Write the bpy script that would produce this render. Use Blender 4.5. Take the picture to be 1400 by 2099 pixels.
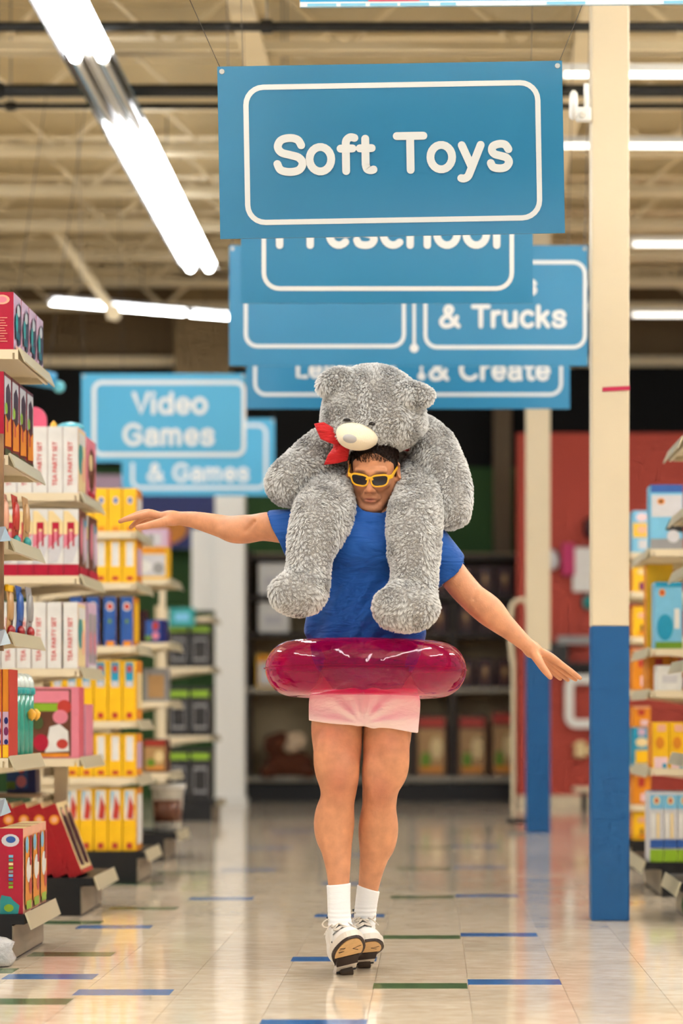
import bpy, math, random
import numpy as np
from mathutils import Vector, Matrix, kdtree

for o in list(bpy.data.objects):
    bpy.data.objects.remove(o, do_unlink=True)
scene = bpy.context.scene
col = scene.collection
random.seed(7)
rng = np.random.default_rng(7)

# ------------------------------------------------------------------ camera, world, exposure
F_PX, HX, HY, CAM_H = 4956.0, 887.0, 1460.0, 0.885      # 85 mm lens; vanishing point of the aisle; eye height
cam_d = bpy.data.cameras.new('camera')
cam = bpy.data.objects.new('camera', cam_d); col.objects.link(cam)
cam.location = (0, 0, CAM_H); cam.rotation_euler = (math.radians(90), 0, 0)
cam_d.sensor_width = 36; cam_d.sensor_fit = 'AUTO'; cam_d.lens = 36 * F_PX / 2099
cam_d.shift_x = -(HX - 700) / 2099; cam_d.shift_y = (HY - 1049.5) / 2099
cam_d.clip_end = 200; cam_d.clip_start = 0.05
cam_d.dof.use_dof = True; cam_d.dof.focus_distance = 8.18; cam_d.dof.aperture_fstop = 1.8
scene.camera = cam
scene.view_settings.view_transform = 'Standard'
scene.view_settings.look = 'None'
scene.view_settings.gamma = 1
scene.view_settings.use_curve_mapping = False
scene.view_settings.exposure = 0.28
world = bpy.data.worlds.new('store_ambient'); scene.world = world
world.use_nodes = True
WB = world.node_tree.nodes['Background']
WB.inputs[0].default_value = (1.0, 0.97, 0.94, 1); WB.inputs[1].default_value = 0.30
TUBE_STRENGTH = 24.0

# ------------------------------------------------------------------ helpers
def P(px, py, Y):
    """world point that the photo shows at (px, py), standing at distance Y down the aisle"""
    return Vector(((px - HX) * Y / F_PX, Y, CAM_H - (py - HY) * Y / F_PX))

def lin(c):
    return tuple(((v / 255) / 12.92 if v / 255 <= 0.04045 else ((v / 255 + 0.055) / 1.055) ** 2.4) for v in c)

MATS = {}
def mat(name, rgb=(200, 200, 200), rough=0.5, spec=0.5, metal=0.0, noise=0.0, nscale=8.0, bump=0.0, bscale=60.0,
        emit=None, estr=0.0, objrand=0.0, coat=0.0, sss=0.0):
    if name in MATS: return MATS[name]
    m = bpy.data.materials.new(name); m.use_nodes = True; MATS[name] = m
    nt = m.node_tree; b = nt.nodes['Principled BSDF']
    c = lin(rgb) + (1,)
    b.inputs['Base Color'].default_value = c
    b.inputs['Roughness'].default_value = rough
    b.inputs['Specular IOR Level'].default_value = spec
    b.inputs['Metallic'].default_value = metal
    if coat: b.inputs['Coat Weight'].default_value = coat; b.inputs['Coat Roughness'].default_value = 0.08
    if sss:
        b.inputs['Subsurface Weight'].default_value = sss
        b.inputs['Subsurface Radius'].default_value = (0.012, 0.004, 0.002); b.inputs['Subsurface Scale'].default_value = 1.0
    if emit:
        b.inputs['Emission Color'].default_value = lin(emit) + (1,); b.inputs['Emission Strength'].default_value = estr
    if noise or objrand:
        tc = nt.nodes.new('ShaderNodeTexCoord'); nz = nt.nodes.new('ShaderNodeTexNoise')
        nz.inputs['Scale'].default_value = nscale; nz.inputs['Detail'].default_value = 5
        nt.links.new(tc.outputs['Object'], nz.inputs['Vector'])
        hsv = nt.nodes.new('ShaderNodeHueSaturation'); hsv.inputs['Color'].default_value = c
        mr = nt.nodes.new('ShaderNodeMapRange'); mr.inputs[1].default_value = 0.3; mr.inputs[2].default_value = 0.7
        mr.inputs[3].default_value = 1 - noise; mr.inputs[4].default_value = 1 + noise
        nt.links.new(nz.outputs['Fac'], mr.inputs[0])
        last = mr.outputs[0]
        if objrand:
            oi = nt.nodes.new('ShaderNodeObjectInfo'); m2 = nt.nodes.new('ShaderNodeMapRange')
            m2.inputs[3].default_value = 1 - objrand; m2.inputs[4].default_value = 1 + objrand
            nt.links.new(oi.outputs['Random'], m2.inputs[0])
            mu = nt.nodes.new('ShaderNodeMath'); mu.operation = 'MULTIPLY'
            nt.links.new(last, mu.inputs[0]); nt.links.new(m2.outputs[0], mu.inputs[1]); last = mu.outputs[0]
        nt.links.new(last, hsv.inputs['Value']); nt.links.new(hsv.outputs[0], b.inputs['Base Color'])
    if bump:
        tc2 = nt.nodes.new('ShaderNodeTexCoord'); nz2 = nt.nodes.new('ShaderNodeTexNoise')
        nz2.inputs['Scale'].default_value = bscale; nz2.inputs['Detail'].default_value = 4
        nt.links.new(tc2.outputs['Object'], nz2.inputs['Vector'])
        bp = nt.nodes.new('ShaderNodeBump'); bp.inputs['Strength'].default_value = bump; bp.inputs['Distance'].default_value = 0.01
        nt.links.new(nz2.outputs['Fac'], bp.inputs['Height']); nt.links.new(bp.outputs[0], b.inputs['Normal'])
    return m

class MB:
    """collects geometry; build() links it as ONE mesh object"""
    def __init__(s): s.v = []; s.f = []; s.mi = []; s.mats = []
    def m(s, mt):
        if mt not in s.mats: s.mats.append(mt)
        return s.mats.index(mt)
    def add(s, vs, fs, mt):
        n = len(s.v); i = s.m(mt); s.v += [tuple(p) for p in vs]
        for f in fs: s.f.append([q + n for q in f]); s.mi.append(i)
    def box(s, x0, x1, y0, y1, z0, z1, mt, faces=None):
        vs = [(x0,y0,z0),(x1,y0,z0),(x1,y1,z0),(x0,y1,z0),(x0,y0,z1),(x1,y0,z1),(x1,y1,z1),(x0,y1,z1)]
        fs = {'D':(0,3,2,1),'U':(4,5,6,7),'F':(0,1,5,4),'R':(1,2,6,5),'B':(2,3,7,6),'L':(3,0,4,7)}
        for k, f in fs.items(): s.add(vs, [f], (faces or {}).get(k, mt)) if faces else None
        if not faces: s.add(vs, list(fs.values()), mt)
        return s
    def hexa(s, pts, mt):
        s.add(pts, [(0,3,2,1),(4,5,6,7),(0,1,5,4),(1,2,6,5),(2,3,7,6),(3,0,4,7)], mt); return s
    def cyl(s, p0, p1, r0, r1, mt, n=14):
        p0, p1 = Vector(p0), Vector(p1); d = (p1 - p0).normalized()
        a = d.orthogonal().normalized(); b = d.cross(a); vs = []
        for p, r in ((p0, r0), (p1, r1)):
            for i in range(n):
                t = 2*math.pi*i/n; vs.append(p + (a*math.cos(t) + b*math.sin(t))*r)
        fs = [(i, (i+1) % n, n+(i+1) % n, n+i) for i in range(n)] + [tuple(range(n-1, -1, -1)), tuple(range(n, 2*n))]
        s.add(vs, fs, mt); return s
    def tube(s, pts, r, mt, n=8):
        for a, b in zip(pts[:-1], pts[1:]): s.cyl(a, b, r, r, mt, n)
        return s
    def lathe(s, c, prof, mt, n=20, axis='Z', sx=1, sy=1):
        vs = []; c = Vector(c)
        for r, h in prof:
            for i in range(n):
                t = 2*math.pi*i/n
                vs.append(c + (Vector((r*math.cos(t)*sx, r*math.sin(t)*sy, h)) if axis == 'Z' else Vector((r*math.cos(t)*sx, h, r*math.sin(t)*sy))))
        fs = []
        for k in range(len(prof)-1):
            for i in range(n):
                j = (i+1) % n; fs.append((k*n+i, k*n+j, (k+1)*n+j, (k+1)*n+i))
        fs.append(tuple(range(n-1, -1, -1))); fs.append(tuple(range((len(prof)-1)*n, len(prof)*n)))
        s.add(vs, fs, mt); return s
    def mesh(s, name, smooth=False):
        me = bpy.data.meshes.new(name); me.from_pydata(s.v, [], s.f)
        for mt in s.mats: me.materials.append(mt)
        me.polygons.foreach_set('material_index', s.mi)
        if smooth: me.polygons.foreach_set('use_smooth', [True]*len(s.f))
        me.update(); return me
    def build(s, name, parent=None, smooth=False, bevel=0, origin=None):
        if origin is not None:
            ox, oy, oz = origin; s.v = [(a-ox, b-oy, c-oz) for a, b, c in s.v]
        o = obj(name, s.mesh(name, smooth), parent)
        if origin is not None: o.location = origin
        if bevel:
            md = o.modifiers.new('bevel', 'BEVEL'); md.width = bevel; md.segments = 2; md.limit_method = 'ANGLE'
        return o

def obj(name, data, parent=None, loc=None):
    o = bpy.data.objects.new(name, data); col.objects.link(o)
    if parent is not None:
        o.parent = parent
    if loc is not None: o.location = loc
    return o
def tag(o, label=None, cat=None, group=None, kind=None):
    if label: o['label'] = label
    if cat: o['category'] = cat
    if group: o['group'] = group
    if kind: o['kind'] = kind
    return o
def thing(name, label, cat, loc=(0, 0, 0), group=None, rot=None):
    o = obj(name, None, None, loc); o.empty_display_size = 0.1
    if rot: o.rotation_euler = rot
    return tag(o, label, cat, group)
def copy_tree(o, parent=None):
    c = o.copy(); col.objects.link(c); c.parent = parent
    for ch in o.children: copy_tree(ch, c)
    return c
ORD = ['first','second','third','fourth','fifth','sixth','seventh','eighth','ninth','tenth','eleventh','twelfth']

# flat strokes with round ends: lettering, borders
def catmull(pts, n=8, closed=False):
    pts = [Vector(p) for p in pts]; out = []; L = len(pts)
    rngs = range(L) if closed else range(L-1)
    for i in rngs:
        g = lambda k: pts[k % L] if closed else pts[max(0, min(L-1, k))]
        p0, p1, p2, p3 = g(i-1), g(i), g(i+1), g(i+2)
        for j in range(n):
            t = j/n; out.append(0.5*((2*p1)+(p2-p0)*t+(2*p0-5*p1+4*p2-p3)*t*t+(3*p1-p0-3*p2+p3)*t**3))
    if not closed: out.append(pts[-1])
    return out
def ribbon(mb, pts, w, mt, depth=0.0015, y=0.0, closed=False, xf=None):
    """stroke in the local XZ plane facing -Y, with thickness depth"""
    pts = [Vector((p[0], p[1])) for p in pts]; L = len(pts); h = w/2; left = []; right = []
    for i in range(L):
        a = pts[(i-1) % L] if (closed or i > 0) else pts[i]; b = pts[(i+1) % L] if (closed or i < L-1) else pts[i]
        d = (b-a); d = d.normalized() if d.length > 1e-9 else Vector((1, 0)); n = Vector((-d.y, d.x))
        left.append(pts[i]+n*h); right.append(pts[i]-n*h)
    if closed:
        N = L; vs = []; 
        for yy in (y-depth, y):
            vs += [(p.x, yy, p.y) for p in left] + [(p.x, yy, p.y) for p in right]
        fs = []
        for i in range(L):
            j = (i+1) % L
            fs += [(i, j, N+j, N+i), (i, 2*N+i, 2*N+j, j), (N+i, N+j, 3*N+j, 3*N+i)]
    else:
        d0 = (pts[0]-pts[1]).normalized(); d1 = (pts[-1]-pts[-2]).normalized(); caps0 = []; caps1 = []
        n0 = Vector((-d0.y, d0.x)); n1 = Vector((-d1.y, d1.x))
        for k in range(1, 8):
            t = math.pi*k/8
            caps0.append(pts[0] + (n0*math.cos(t) + d0*math.sin(t))*h)
            caps1.append(pts[-1] + (n1*math.cos(t) + d1*math.sin(t))*h)
        # front: strip + two fans
        vs = []; fs = []
        ring = left + caps1 + right[::-1] + caps0          # outline
        M = len(ring)
        for yy in (y-depth, y): vs += [(p.x, yy, p.y) for p in ring]
        idx_l = list(range(L)); idx_r = [L+7+(L-1-i) for i in range(L)]
        for i in range(L-1): fs.append((idx_l[i], idx_l[i+1], idx_r[i+1], idx_r[i]))
        fs.append(tuple([L-1] + list(range(L, L+7)) + [idx_r[-1]]))
        fs.append(tuple([idx_r[0]] + list(range(2*L+7, 2*L+14)) + [0]))
        for i in range(M): fs.append((i, M+i, M+(i+1) % M, (i+1) % M))
    if xf is not None: vs = [xf @ Vector(p) for p in vs]
    mb.add(vs, fs, mt)
def rrect(x0, z0, x1, z1, r, n=6):
    out = []
    for cx, cz, a in ((x1-r, z1-r, 0), (x0+r, z1-r, 90), (x0+r, z0+r, 180), (x1-r, z0+r, 270)):
        for i in range(n+1):
            t = math.radians(a+90*i/n); out.append((cx+r*math.cos(t), cz+r*math.sin(t)))
    return out
def ell2(cx, cy, rx, ry, a0, a1, n=18):
    return [(cx+rx*math.cos(math.radians(a0+(a1-a0)*i/n)), cy+ry*math.sin(math.radians(a0+(a1-a0)*i/n))) for i in range(n+1)]
O_ = lambda cx=.33: ell2(cx, .36, .31, .36, 0, 360, 22)
GLYPHS = {   # centre lines, cap height 1, x-height .72; (advance, [strokes])
 'S': (.86, [catmull([(.74,.78),(.64,.94),(.42,1.0),(.17,.94),(.07,.75),(.17,.58),(.42,.50),(.66,.42),(.77,.25),(.67,.06),(.42,0),(.15,.06),(.05,.24)])]),
 'o': (.80, [O_()]), 'O': (1.0, [ell2(.46,.5,.44,.5,0,360,24)]),
 'f': (.44, [catmull([(.42,.97),(.30,.99),(.19,.90),(.17,.74)])+[(.17,0)], [(.02,.66),(.36,.66)]]),
 't': (.50, [[(.20,.94),(.20,.18)]+catmull([(.20,.18),(.24,.05),(.34,.01),(.42,.03)]), [(.04,.66),(.38,.66)]]),
 'T': (.86, [[(.02,1),(.78,1)], [(.40,1),(.40,0)]]),
 'y': (.72, [[(.03,.70),(.30,.06)], [(.57,.70),(.27,-.05)]+catmull([(.27,-.05),(.19,-.22),(.08,-.28),(.0,-.27)])]),
 's': (.70, [catmull([(.55,.56),(.46,.69),(.30,.72),(.12,.66),(.08,.53),(.16,.42),(.32,.37),(.49,.31),(.56,.18),(.47,.04),(.30,0),(.11,.04),(.04,.16)])]),
 'P': (.84, [[(.06,0),(.06,1),(.42,1)]+ell2(.44,.73,.28,.27,90,-90,12)+[(.06,.46)]]),
 'r': (.50, [[(.06,.70),(.06,0)], catmull([(.06,.40),(.12,.60),(.25,.70),(.36,.70)])]),
 'e': (.76, [[(.08,.36),(.60,.36)], ell2(.34,.36,.29,.36,0,315,18)]),
 'c': (.72, [ell2(.35,.36,.30,.36,48,312,18)]),
 'h': (.76, [[(.06,1),(.06,0)], catmull([(.06,.42),(.14,.63),(.33,.72),(.52,.64),(.58,.44)])+[(.58,0)]]),
 'n': (.76, [[(.06,.70),(.06,0)], catmull([(.06,.42),(.14,.63),(.33,.72),(.52,.64),(.58,.44)])+[(.58,0)]]),
 'm': (1.12, [[(.06,.70),(.06,0)], catmull([(.06,.44),(.13,.63),(.28,.72),(.43,.64),(.48,.44)])+[(.48,0)], catmull([(.48,.44),(.55,.63),(.70,.72),(.85,.64),(.90,.44)])+[(.90,0)]]),
 'l': (.26, [[(.06,1),(.06,0)]]), 'i': (.26, [[(.06,.70),(.06,0)], [(.06,.99),(.06,1.0)]]),
 'V': (.86, [[(.02,1),(.38,0),(.74,1)]]),
 'd': (.82, [ell2(.34,.36,.29,.36,0,360,22), [(.64,1),(.64,0)]]),
 'G': (1.0, [ell2(.46,.5,.44,.5,40,315,22)+[(.84,.24),(.84,.46),(.52,.46)]]),
 'a': (.76, [catmull([(.10,.56),(.18,.69),(.34,.72),(.52,.66),(.57,.50)])+[(.57,.10),(.62,.01)], catmull([(.57,.42),(.30,.38),(.10,.30),(.05,.16),(.14,.02),(.32,.0),(.48,.07),(.57,.22)])]),
 '&': (1.04, [catmull([(.90,.0),(.62,.30),(.36,.60),(.26,.80),(.34,.97),(.48,.99),(.58,.86),(.52,.70)]), catmull([(.52,.70),(.34,.55),(.12,.38),(.05,.20),(.16,.03),(.36,.0),(.58,.08),(.74,.26),(.82,.46)])]),
 'u': (.76, [[(.06,.70),(.06,.26)]+catmull([(.06,.26),(.12,.07),(.30,0),(.48,.07),(.58,.28)]), [(.58,.70),(.58,0)]]),
 'k': (.70, [[(.06,1),(.06,0)], [(.50,.70),(.08,.30)], [(.24,.44),(.54,0)]]),
 'C': (.98, [ell2(.46,.5,.44,.5,42,318,22)]), 'L': (.68, [[(.06,1),(.06,0),(.56,0)]]),
 'g': (.82, [ell2(.34,.36,.29,.36,0,360,22), [(.64,.70),(.64,-.06)]+catmull([(.64,-.06),(.56,-.24),(.34,-.30),(.12,-.22)])]),
 ' ': (.40, []),
}
TRACK = .09
def text_width(s): return sum(GLYPHS[c][0]+TRACK for c in s) - .16 - TRACK
GLYPH_CACHE = {}
def lettering(parent, s, cx, z0, width, mt, y=-0.006, wrel=.225, vs=.97):
    """one mesh object per letter, on the local XZ plane"""
    k = width / (text_width(s) + .215); x = cx - width/2 + .1075*k
    for c in s:
        adv, strokes = GLYPHS[c]
        if strokes:
            key = (c, round(k, 5), mt.name)
            if key not in GLYPH_CACHE:
                mb = MB()
                for i, st in enumerate(strokes):
                    st = [p for q, p in enumerate(st) if q == 0 or (Vector(p)-Vector(st[q-1])).length > 1e-4]
                    closed = (Vector(st[0])-Vector(st[-1])).length < 1e-4
                    if closed: st = st[:-1]
                    ribbon(mb, [(p[0]*k, p[1]*k*vs) for p in st], wrel*k, mt, depth=.0012+i*.0003, closed=closed)
                GLYPH_CACHE[key] = mb.mesh('letter')
            obj('letter', GLYPH_CACHE[key], parent, (x, y, z0+.1*k))
        x += (adv+TRACK)*k
    return k

# implicit surfaces: smooth unions of tapered capsules and ellipsoids, meshed with surface nets
class SDF:
    def __init__(s, lo, hi, res):
        s.lo = np.array(lo, float) - 3*res; s.res = res
        s.n = np.ceil((np.array(hi, float) + 3*res - s.lo)/res).astype(int) + 1
        s.F = np.full(s.n, 0.5, np.float32)
        s.ax = [(s.lo[i] + np.arange(s.n[i])*res).astype(np.float32) for i in range(3)]
    def _win(s, lo, hi):
        a = np.clip(np.floor((np.array(lo)-s.lo)/s.res).astype(int), 0, s.n); b = np.clip(np.ceil((np.array(hi)-s.lo)/s.res).astype(int)+1, 0, s.n)
        sl = tuple(slice(a[i], b[i]) for i in range(3))
        X = s.ax[0][sl[0]][:, None, None]; Y = s.ax[1][sl[1]][None, :, None]; Z = s.ax[2][sl[2]][None, None, :]
        return sl, X, Y, Z
    def _mix(s, sl, d, k, sub):
        a = s.F[sl]
        if sub:
            d = -d; h = np.maximum(k-np.abs(a-d), 0)/k; s.F[sl] = np.maximum(a, d)+h*h*k*.25
        else:
            h = np.maximum(k-np.abs(a-d), 0)/k; s.F[sl] = np.minimum(a, d)-h*h*k*.25
    def cap(s, p0, p1, r0, r1, k=.02, flat=1.0, sub=False):
        p0 = np.array(p0, float); p1 = np.array(p1, float); m = max(r0, r1)+k+3*s.res
        sl, X, Y, Z = s._win(np.minimum(p0, p1)-m, np.maximum(p0, p1)+m)
        if s.F[sl].size == 0: return
        d = p1-p0; d2 = (d*d/np.array([1, flat*flat, 1])).sum()+1e-12
        t = np.clip(((X-p0[0])*d[0]+(Y-p0[1])*d[1]/flat**2+(Z-p0[2])*d[2])/d2, 0, 1)
        D = np.sqrt((X-p0[0]-t*d[0])**2+((Y-p0[1]-t*d[1])/flat)**2+(Z-p0[2]-t*d[2])**2)-(r0+(r1-r0)*t)
        s._mix(sl, (D*min(1, flat*1.3)).astype(np.float32), k, sub)
    def ell(s, c, rad, R=None, k=.02, sub=False):
        c = np.array(c, float); rad = np.array(rad, float); m = rad.max()+k+3*s.res
        sl, X, Y, Z = s._win(c-m, c+m)
        if s.F[sl].size == 0: return
        q = [X-c[0], Y-c[1], Z-c[2]]
        if R is not None:
            Rt = np.array(R).T; q = [Rt[i, 0]*q[0]+Rt[i, 1]*q[1]+Rt[i, 2]*q[2] for i in range(3)]
        k0 = np.sqrt((q[0]/rad[0])**2+(q[1]/rad[1])**2+(q[2]/rad[2])**2)+1e-6
        k1 = np.sqrt((q[0]/rad[0]**2)**2+(q[1]/rad[1]**2)**2+(q[2]/rad[2]**2)**2)+1e-6
        s._mix(sl, (k0*(k0-1)/k1).astype(np.float32), k, sub)
    def chain(s, pts, k=.02, flat=1.0, sub=4):
        Q = [np.append(p, r) for p, r in pts]; L = len(Q); out = []
        for i in range(L-1):
            p0, p1, p2, p3 = Q[max(0, i-1)], Q[i], Q[i+1], Q[min(L-1, i+2)]
            for j in range(sub):
                t = j/sub; out.append(.5*((2*p1)+(p2-p0)*t+(2*p0-5*p1+4*p2-p3)*t*t+(3*p1-p0-3*p2+p3)*t**3))
        out.append(Q[-1]); T = SDF.__new__(SDF); T.lo, T.res, T.n, T.ax = s.lo, s.res, s.n, s.ax; T.F = np.full(s.n, 0.5, np.float32)
        for a, b in zip(out[:-1], out[1:]): T.cap(a[:3], b[:3], a[3], b[3], .001, flat)
        A = np.array(out); m = A[:, 3].max()+k+4*s.res
        sl, X, Y, Z = s._win(A[:, :3].min(0)-m, A[:, :3].max(0)+m); s._mix(sl, T.F[sl], k, False)
    def cut(s, p, n):
        n = np.array(n, float); n /= np.linalg.norm(n)
        d = (s.ax[0][:, None, None]-p[0])*n[0]+(s.ax[1][None, :, None]-p[1])*n[1]+(s.ax[2][None, None, :]-p[2])*n[2]
        s.F = np.maximum(s.F, d.astype(np.float32))
    def warp(s, fn):
        s.F = s.F + fn(s.ax[0][:, None, None], s.ax[1][None, :, None], s.ax[2][None, None, :]).astype(np.float32)
    def arrays(s):
        F = s.F; I = F < 0
        c = [(i, j, k) for i in (0, 1) for j in (0, 1) for k in (0, 1)]
        n = np.array(F.shape)-1
        cnt = np.zeros(n, np.int8)
        for i, j, k in c: cnt += I[i:i+n[0], j:j+n[1], k:k+n[2]]
        act = np.argwhere((cnt > 0) & (cnt < 8))
        V = np.stack([F[act[:, 0]+i, act[:, 1]+j, act[:, 2]+k] for i, j, k in c], 1)
        pos = np.zeros((len(act), 3)); num = np.zeros(len(act))
        for a in range(8):
            for b in range(a+1, 8):
                da = np.abs(np.array(c[a])-np.array(c[b]))
                if da.sum() != 1: continue
                m = (V[:, a] < 0) != (V[:, b] < 0); t = V[m, a]/(V[m, a]-V[m, b])
                pos[m] += np.array(c[a])+t[:, None]*(np.array(c[b])-np.array(c[a])); num[m] += 1
        verts = (act+pos/num[:, None])*s.res+s.lo
        idx = np.full(n, -1, np.int32); idx[act[:, 0], act[:, 1], act[:, 2]] = np.arange(len(act))
        quads = []
        for ax in range(3):
            u, v = (ax+1) % 3, (ax+2) % 3
            A = np.take(I, range(F.shape[ax]-1), ax); B = np.take(I, range(1, F.shape[ax]), ax)
            e = np.argwhere(A != B); ok = (e[:, u] > 0) & (e[:, v] > 0) & (e[:, u] < n[u]) & (e[:, v] < n[v]); e = e[ok]
            flip = A[e[:, 0], e[:, 1], e[:, 2]]
            def cell(du, dv):
                q = e.copy(); q[:, u] -= du; q[:, v] -= dv; return idx[q[:, 0], q[:, 1], q[:, 2]]
            q = np.stack([cell(1, 1), cell(0, 1), cell(0, 0), cell(1, 0)], 1)
            q[~flip] = q[~flip][:, ::-1]; quads.append(q)
        return verts, np.concatenate(quads)

def np_mesh(name, verts, quads, mt, relax=0):
    if relax:
        nb = np.zeros_like(verts); ct = np.zeros(len(verts))
        E = np.concatenate([quads[:, [i, (i+1) % 4]] for i in range(4)])
        for _ in range(relax):
            nb[:] = 0; ct[:] = 0
            np.add.at(nb, E[:, 0], verts[E[:, 1]]); np.add.at(ct, E[:, 0], 1)
            np.add.at(nb, E[:, 1], verts[E[:, 0]]); np.add.at(ct, E[:, 1], 1)
            verts = verts*.5+.5*nb/np.maximum(ct, 1)[:, None]
    me = bpy.data.meshes.new(name)
    me.vertices.add(len(verts)); me.vertices.foreach_set('co', verts.astype(np.float32).ravel())
    me.loops.add(quads.size); me.loops.foreach_set('vertex_index', quads.astype(np.int32).ravel())
    me.polygons.add(len(quads)); me.polygons.foreach_set('loop_start', np.arange(0, quads.size, 4, dtype=np.int32))
    me.polygons.foreach_set('use_smooth', np.ones(len(quads), bool))
    me.materials.append(mt); me.update(calc_edges=True); me.validate()
    return me
def sdf_obj(name, S, mt, parent=None, relax=1):
    v, q = S.arrays()
    return obj(name, np_mesh(name, v, q, mt, relax), parent)

# ------------------------------------------------------------------ materials of the place
CREAM = mat('cream_paint', (214, 200, 172), .45, bump=.05, noise=.03, nscale=3)
SHELF = mat('shelf_cream', (228, 214, 184), .4)
STRIP = mat('price_strip', (196, 188, 160), .3)
BLACK = mat('black_base', (20, 20, 22), .45)
KICK = mat('kick_plate', (150, 138, 118), .4, noise=.12, nscale=6)
BLUEP = mat('blue_paint', (0, 84, 144), .4)
SIGN = mat('sign_blue', (46, 126, 170), .32, noise=.03, nscale=2, objrand=.10)  # random tone per panel stands in for the signs' uneven lighting
SIGN_PALE = mat('sign_blue_pale', (74, 166, 208), .4, noise=.03, nscale=2)  # paler blue for the two far left signs
SIGNW = mat('sign_white', (226, 228, 228), .5)
STEEL = mat('steel', (180, 178, 172), .3, metal=.9)
WIRE = mat('wire', (60, 52, 44), .5)
CEIL = mat('ceiling_cream', (250, 232, 192), .7, noise=.06, nscale=1.2)
JOIST = mat('joist_cream', (250, 234, 198), .6, noise=.06, nscale=2)
DARKPIPE = mat('dark_pipe', (22, 24, 22), .5)
WHITE = mat('white_enamel', (240, 240, 236), .35)
LITTUBE = mat('lit_tube', (255, 255, 255), .3, emit=(250, 252, 255), estr=TUBE_STRENGTH)
SOFTTUBE = mat('dim_tube', (255, 255, 255), .3, emit=(255, 250, 240), estr=2.2)
DEADTUBE = mat('unlit_tube', (215, 205, 185), .2)
MIRROR = mat('reflector', (225, 225, 225), .16, metal=.85)
RED = mat('red_wall_paint', (178, 64, 48), .6, noise=.03, nscale=1)
GREEN = mat('green_wall_paint', (52, 92, 42), .7, noise=.05, nscale=1)
VOID = mat('dark_upper_wall', (14, 14, 14), .9)
DARKWOOD = mat('dark_wood', (44, 32, 24), .5, noise=.15, nscale=5)

# floor tile material: marbled vinyl with a wax shine
def floor_mat():
    m = bpy.data.materials.new('vinyl_tile'); m.use_nodes = True; nt = m.node_tree; b = nt.nodes['Principled BSDF']
    geo = nt.nodes.new('ShaderNodeNewGeometry')
    mp = nt.nodes.new('ShaderNodeMapping'); mp.inputs['Scale'].default_value = (3.0, 6.0, 3.0)
    nt.links.new(geo.outputs['Position'], mp.inputs[0])
    nz = nt.nodes.new('ShaderNodeTexNoise'); nz.inputs['Scale'].default_value = 3.2; nz.inputs['Detail'].default_value = 8; nz.inputs['Roughness'].default_value = .62; nz.inputs['Distortion'].default_value = .6
    nt.links.new(mp.outputs[0], nz.inputs[0])
    cr = nt.nodes.new('ShaderNodeValToRGB')
    cr.color_ramp.elements[0].position = .30; cr.color_ramp.elements[0].color = lin((212, 192, 166)) + (1,)
    cr.color_ramp.elements[1].position = .68; cr.color_ramp.elements[1].color = lin((242, 228, 206)) + (1,)
    nt.links.new(nz.outputs['Fac'], cr.inputs[0])
    # tint of each 12-inch tile
    vm = nt.nodes.new('ShaderNodeVectorMath'); vm.operation = 'MULTIPLY_ADD'; vm.inputs[1].default_value = (1/.305, 1/.305, 0); vm.inputs[2].default_value = (-.1155/.305, -6.5/.305, 0)
    nt.links.new(geo.outputs['Position'], vm.inputs[0])
    fl = nt.nodes.new('ShaderNodeVectorMath'); fl.operation = 'FLOOR'; nt.links.new(vm.outputs[0], fl.inputs[0])
    wn = nt.nodes.new('ShaderNodeTexWhiteNoise'); nt.links.new(fl.outputs[0], wn.inputs[0])
    mr = nt.nodes.new('ShaderNodeMapRange'); mr.inputs[3].default_value = .90; mr.inputs[4].default_value = 1.06; nt.links.new(wn.outputs[0], mr.inputs[0])
    hs = nt.nodes.new('ShaderNodeHueSaturation'); nt.links.new(cr.outputs[0], hs.inputs['Color']); nt.links.new(mr.outputs[0], hs.inputs['Value'])
    nt.links.new(hs.outputs[0], b.inputs['Base Color'])
    n2 = nt.nodes.new('ShaderNodeTexNoise'); n2.inputs['Scale'].default_value = 6; n2.inputs['Detail'].default_value = 4
    nt.links.new(geo.outputs['Position'], n2.inputs[0])
    r2 = nt.nodes.new('ShaderNodeMapRange'); r2.inputs[3].default_value = .05; r2.inputs[4].default_value = .12; nt.links.new(n2.outputs[0], r2.inputs[0])
    nt.links.new(r2.outputs[0], b.inputs['Roughness'])
    b.inputs['Specular IOR Level'].default_value = .75
    bp = nt.nodes.new('ShaderNodeBump'); bp.inputs['Strength'].default_value = .03; bp.inputs['Distance'].default_value = .003
    n3 = nt.nodes.new('ShaderNodeTexNoise'); n3.inputs['Scale'].default_value = 14; nt.links.new(geo.outputs['Position'], n3.inputs[0])
    nt.links.new(n3.outputs[0], bp.inputs['Height']); nt.links.new(bp.outputs[0], b.inputs['Normal'])
    return m
TILE = floor_mat(); MATS['vinyl_tile'] = TILE
GROUT = mat('tile_joint', (176, 154, 124), .4)
TBLUE = mat('blue_floor_tile', (52, 108, 172), .16, noise=.18, nscale=14, spec=.7)
TGREEN = mat('green_floor_tile', (82, 112, 74), .16, noise=.18, nscale=14, spec=.7)

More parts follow.
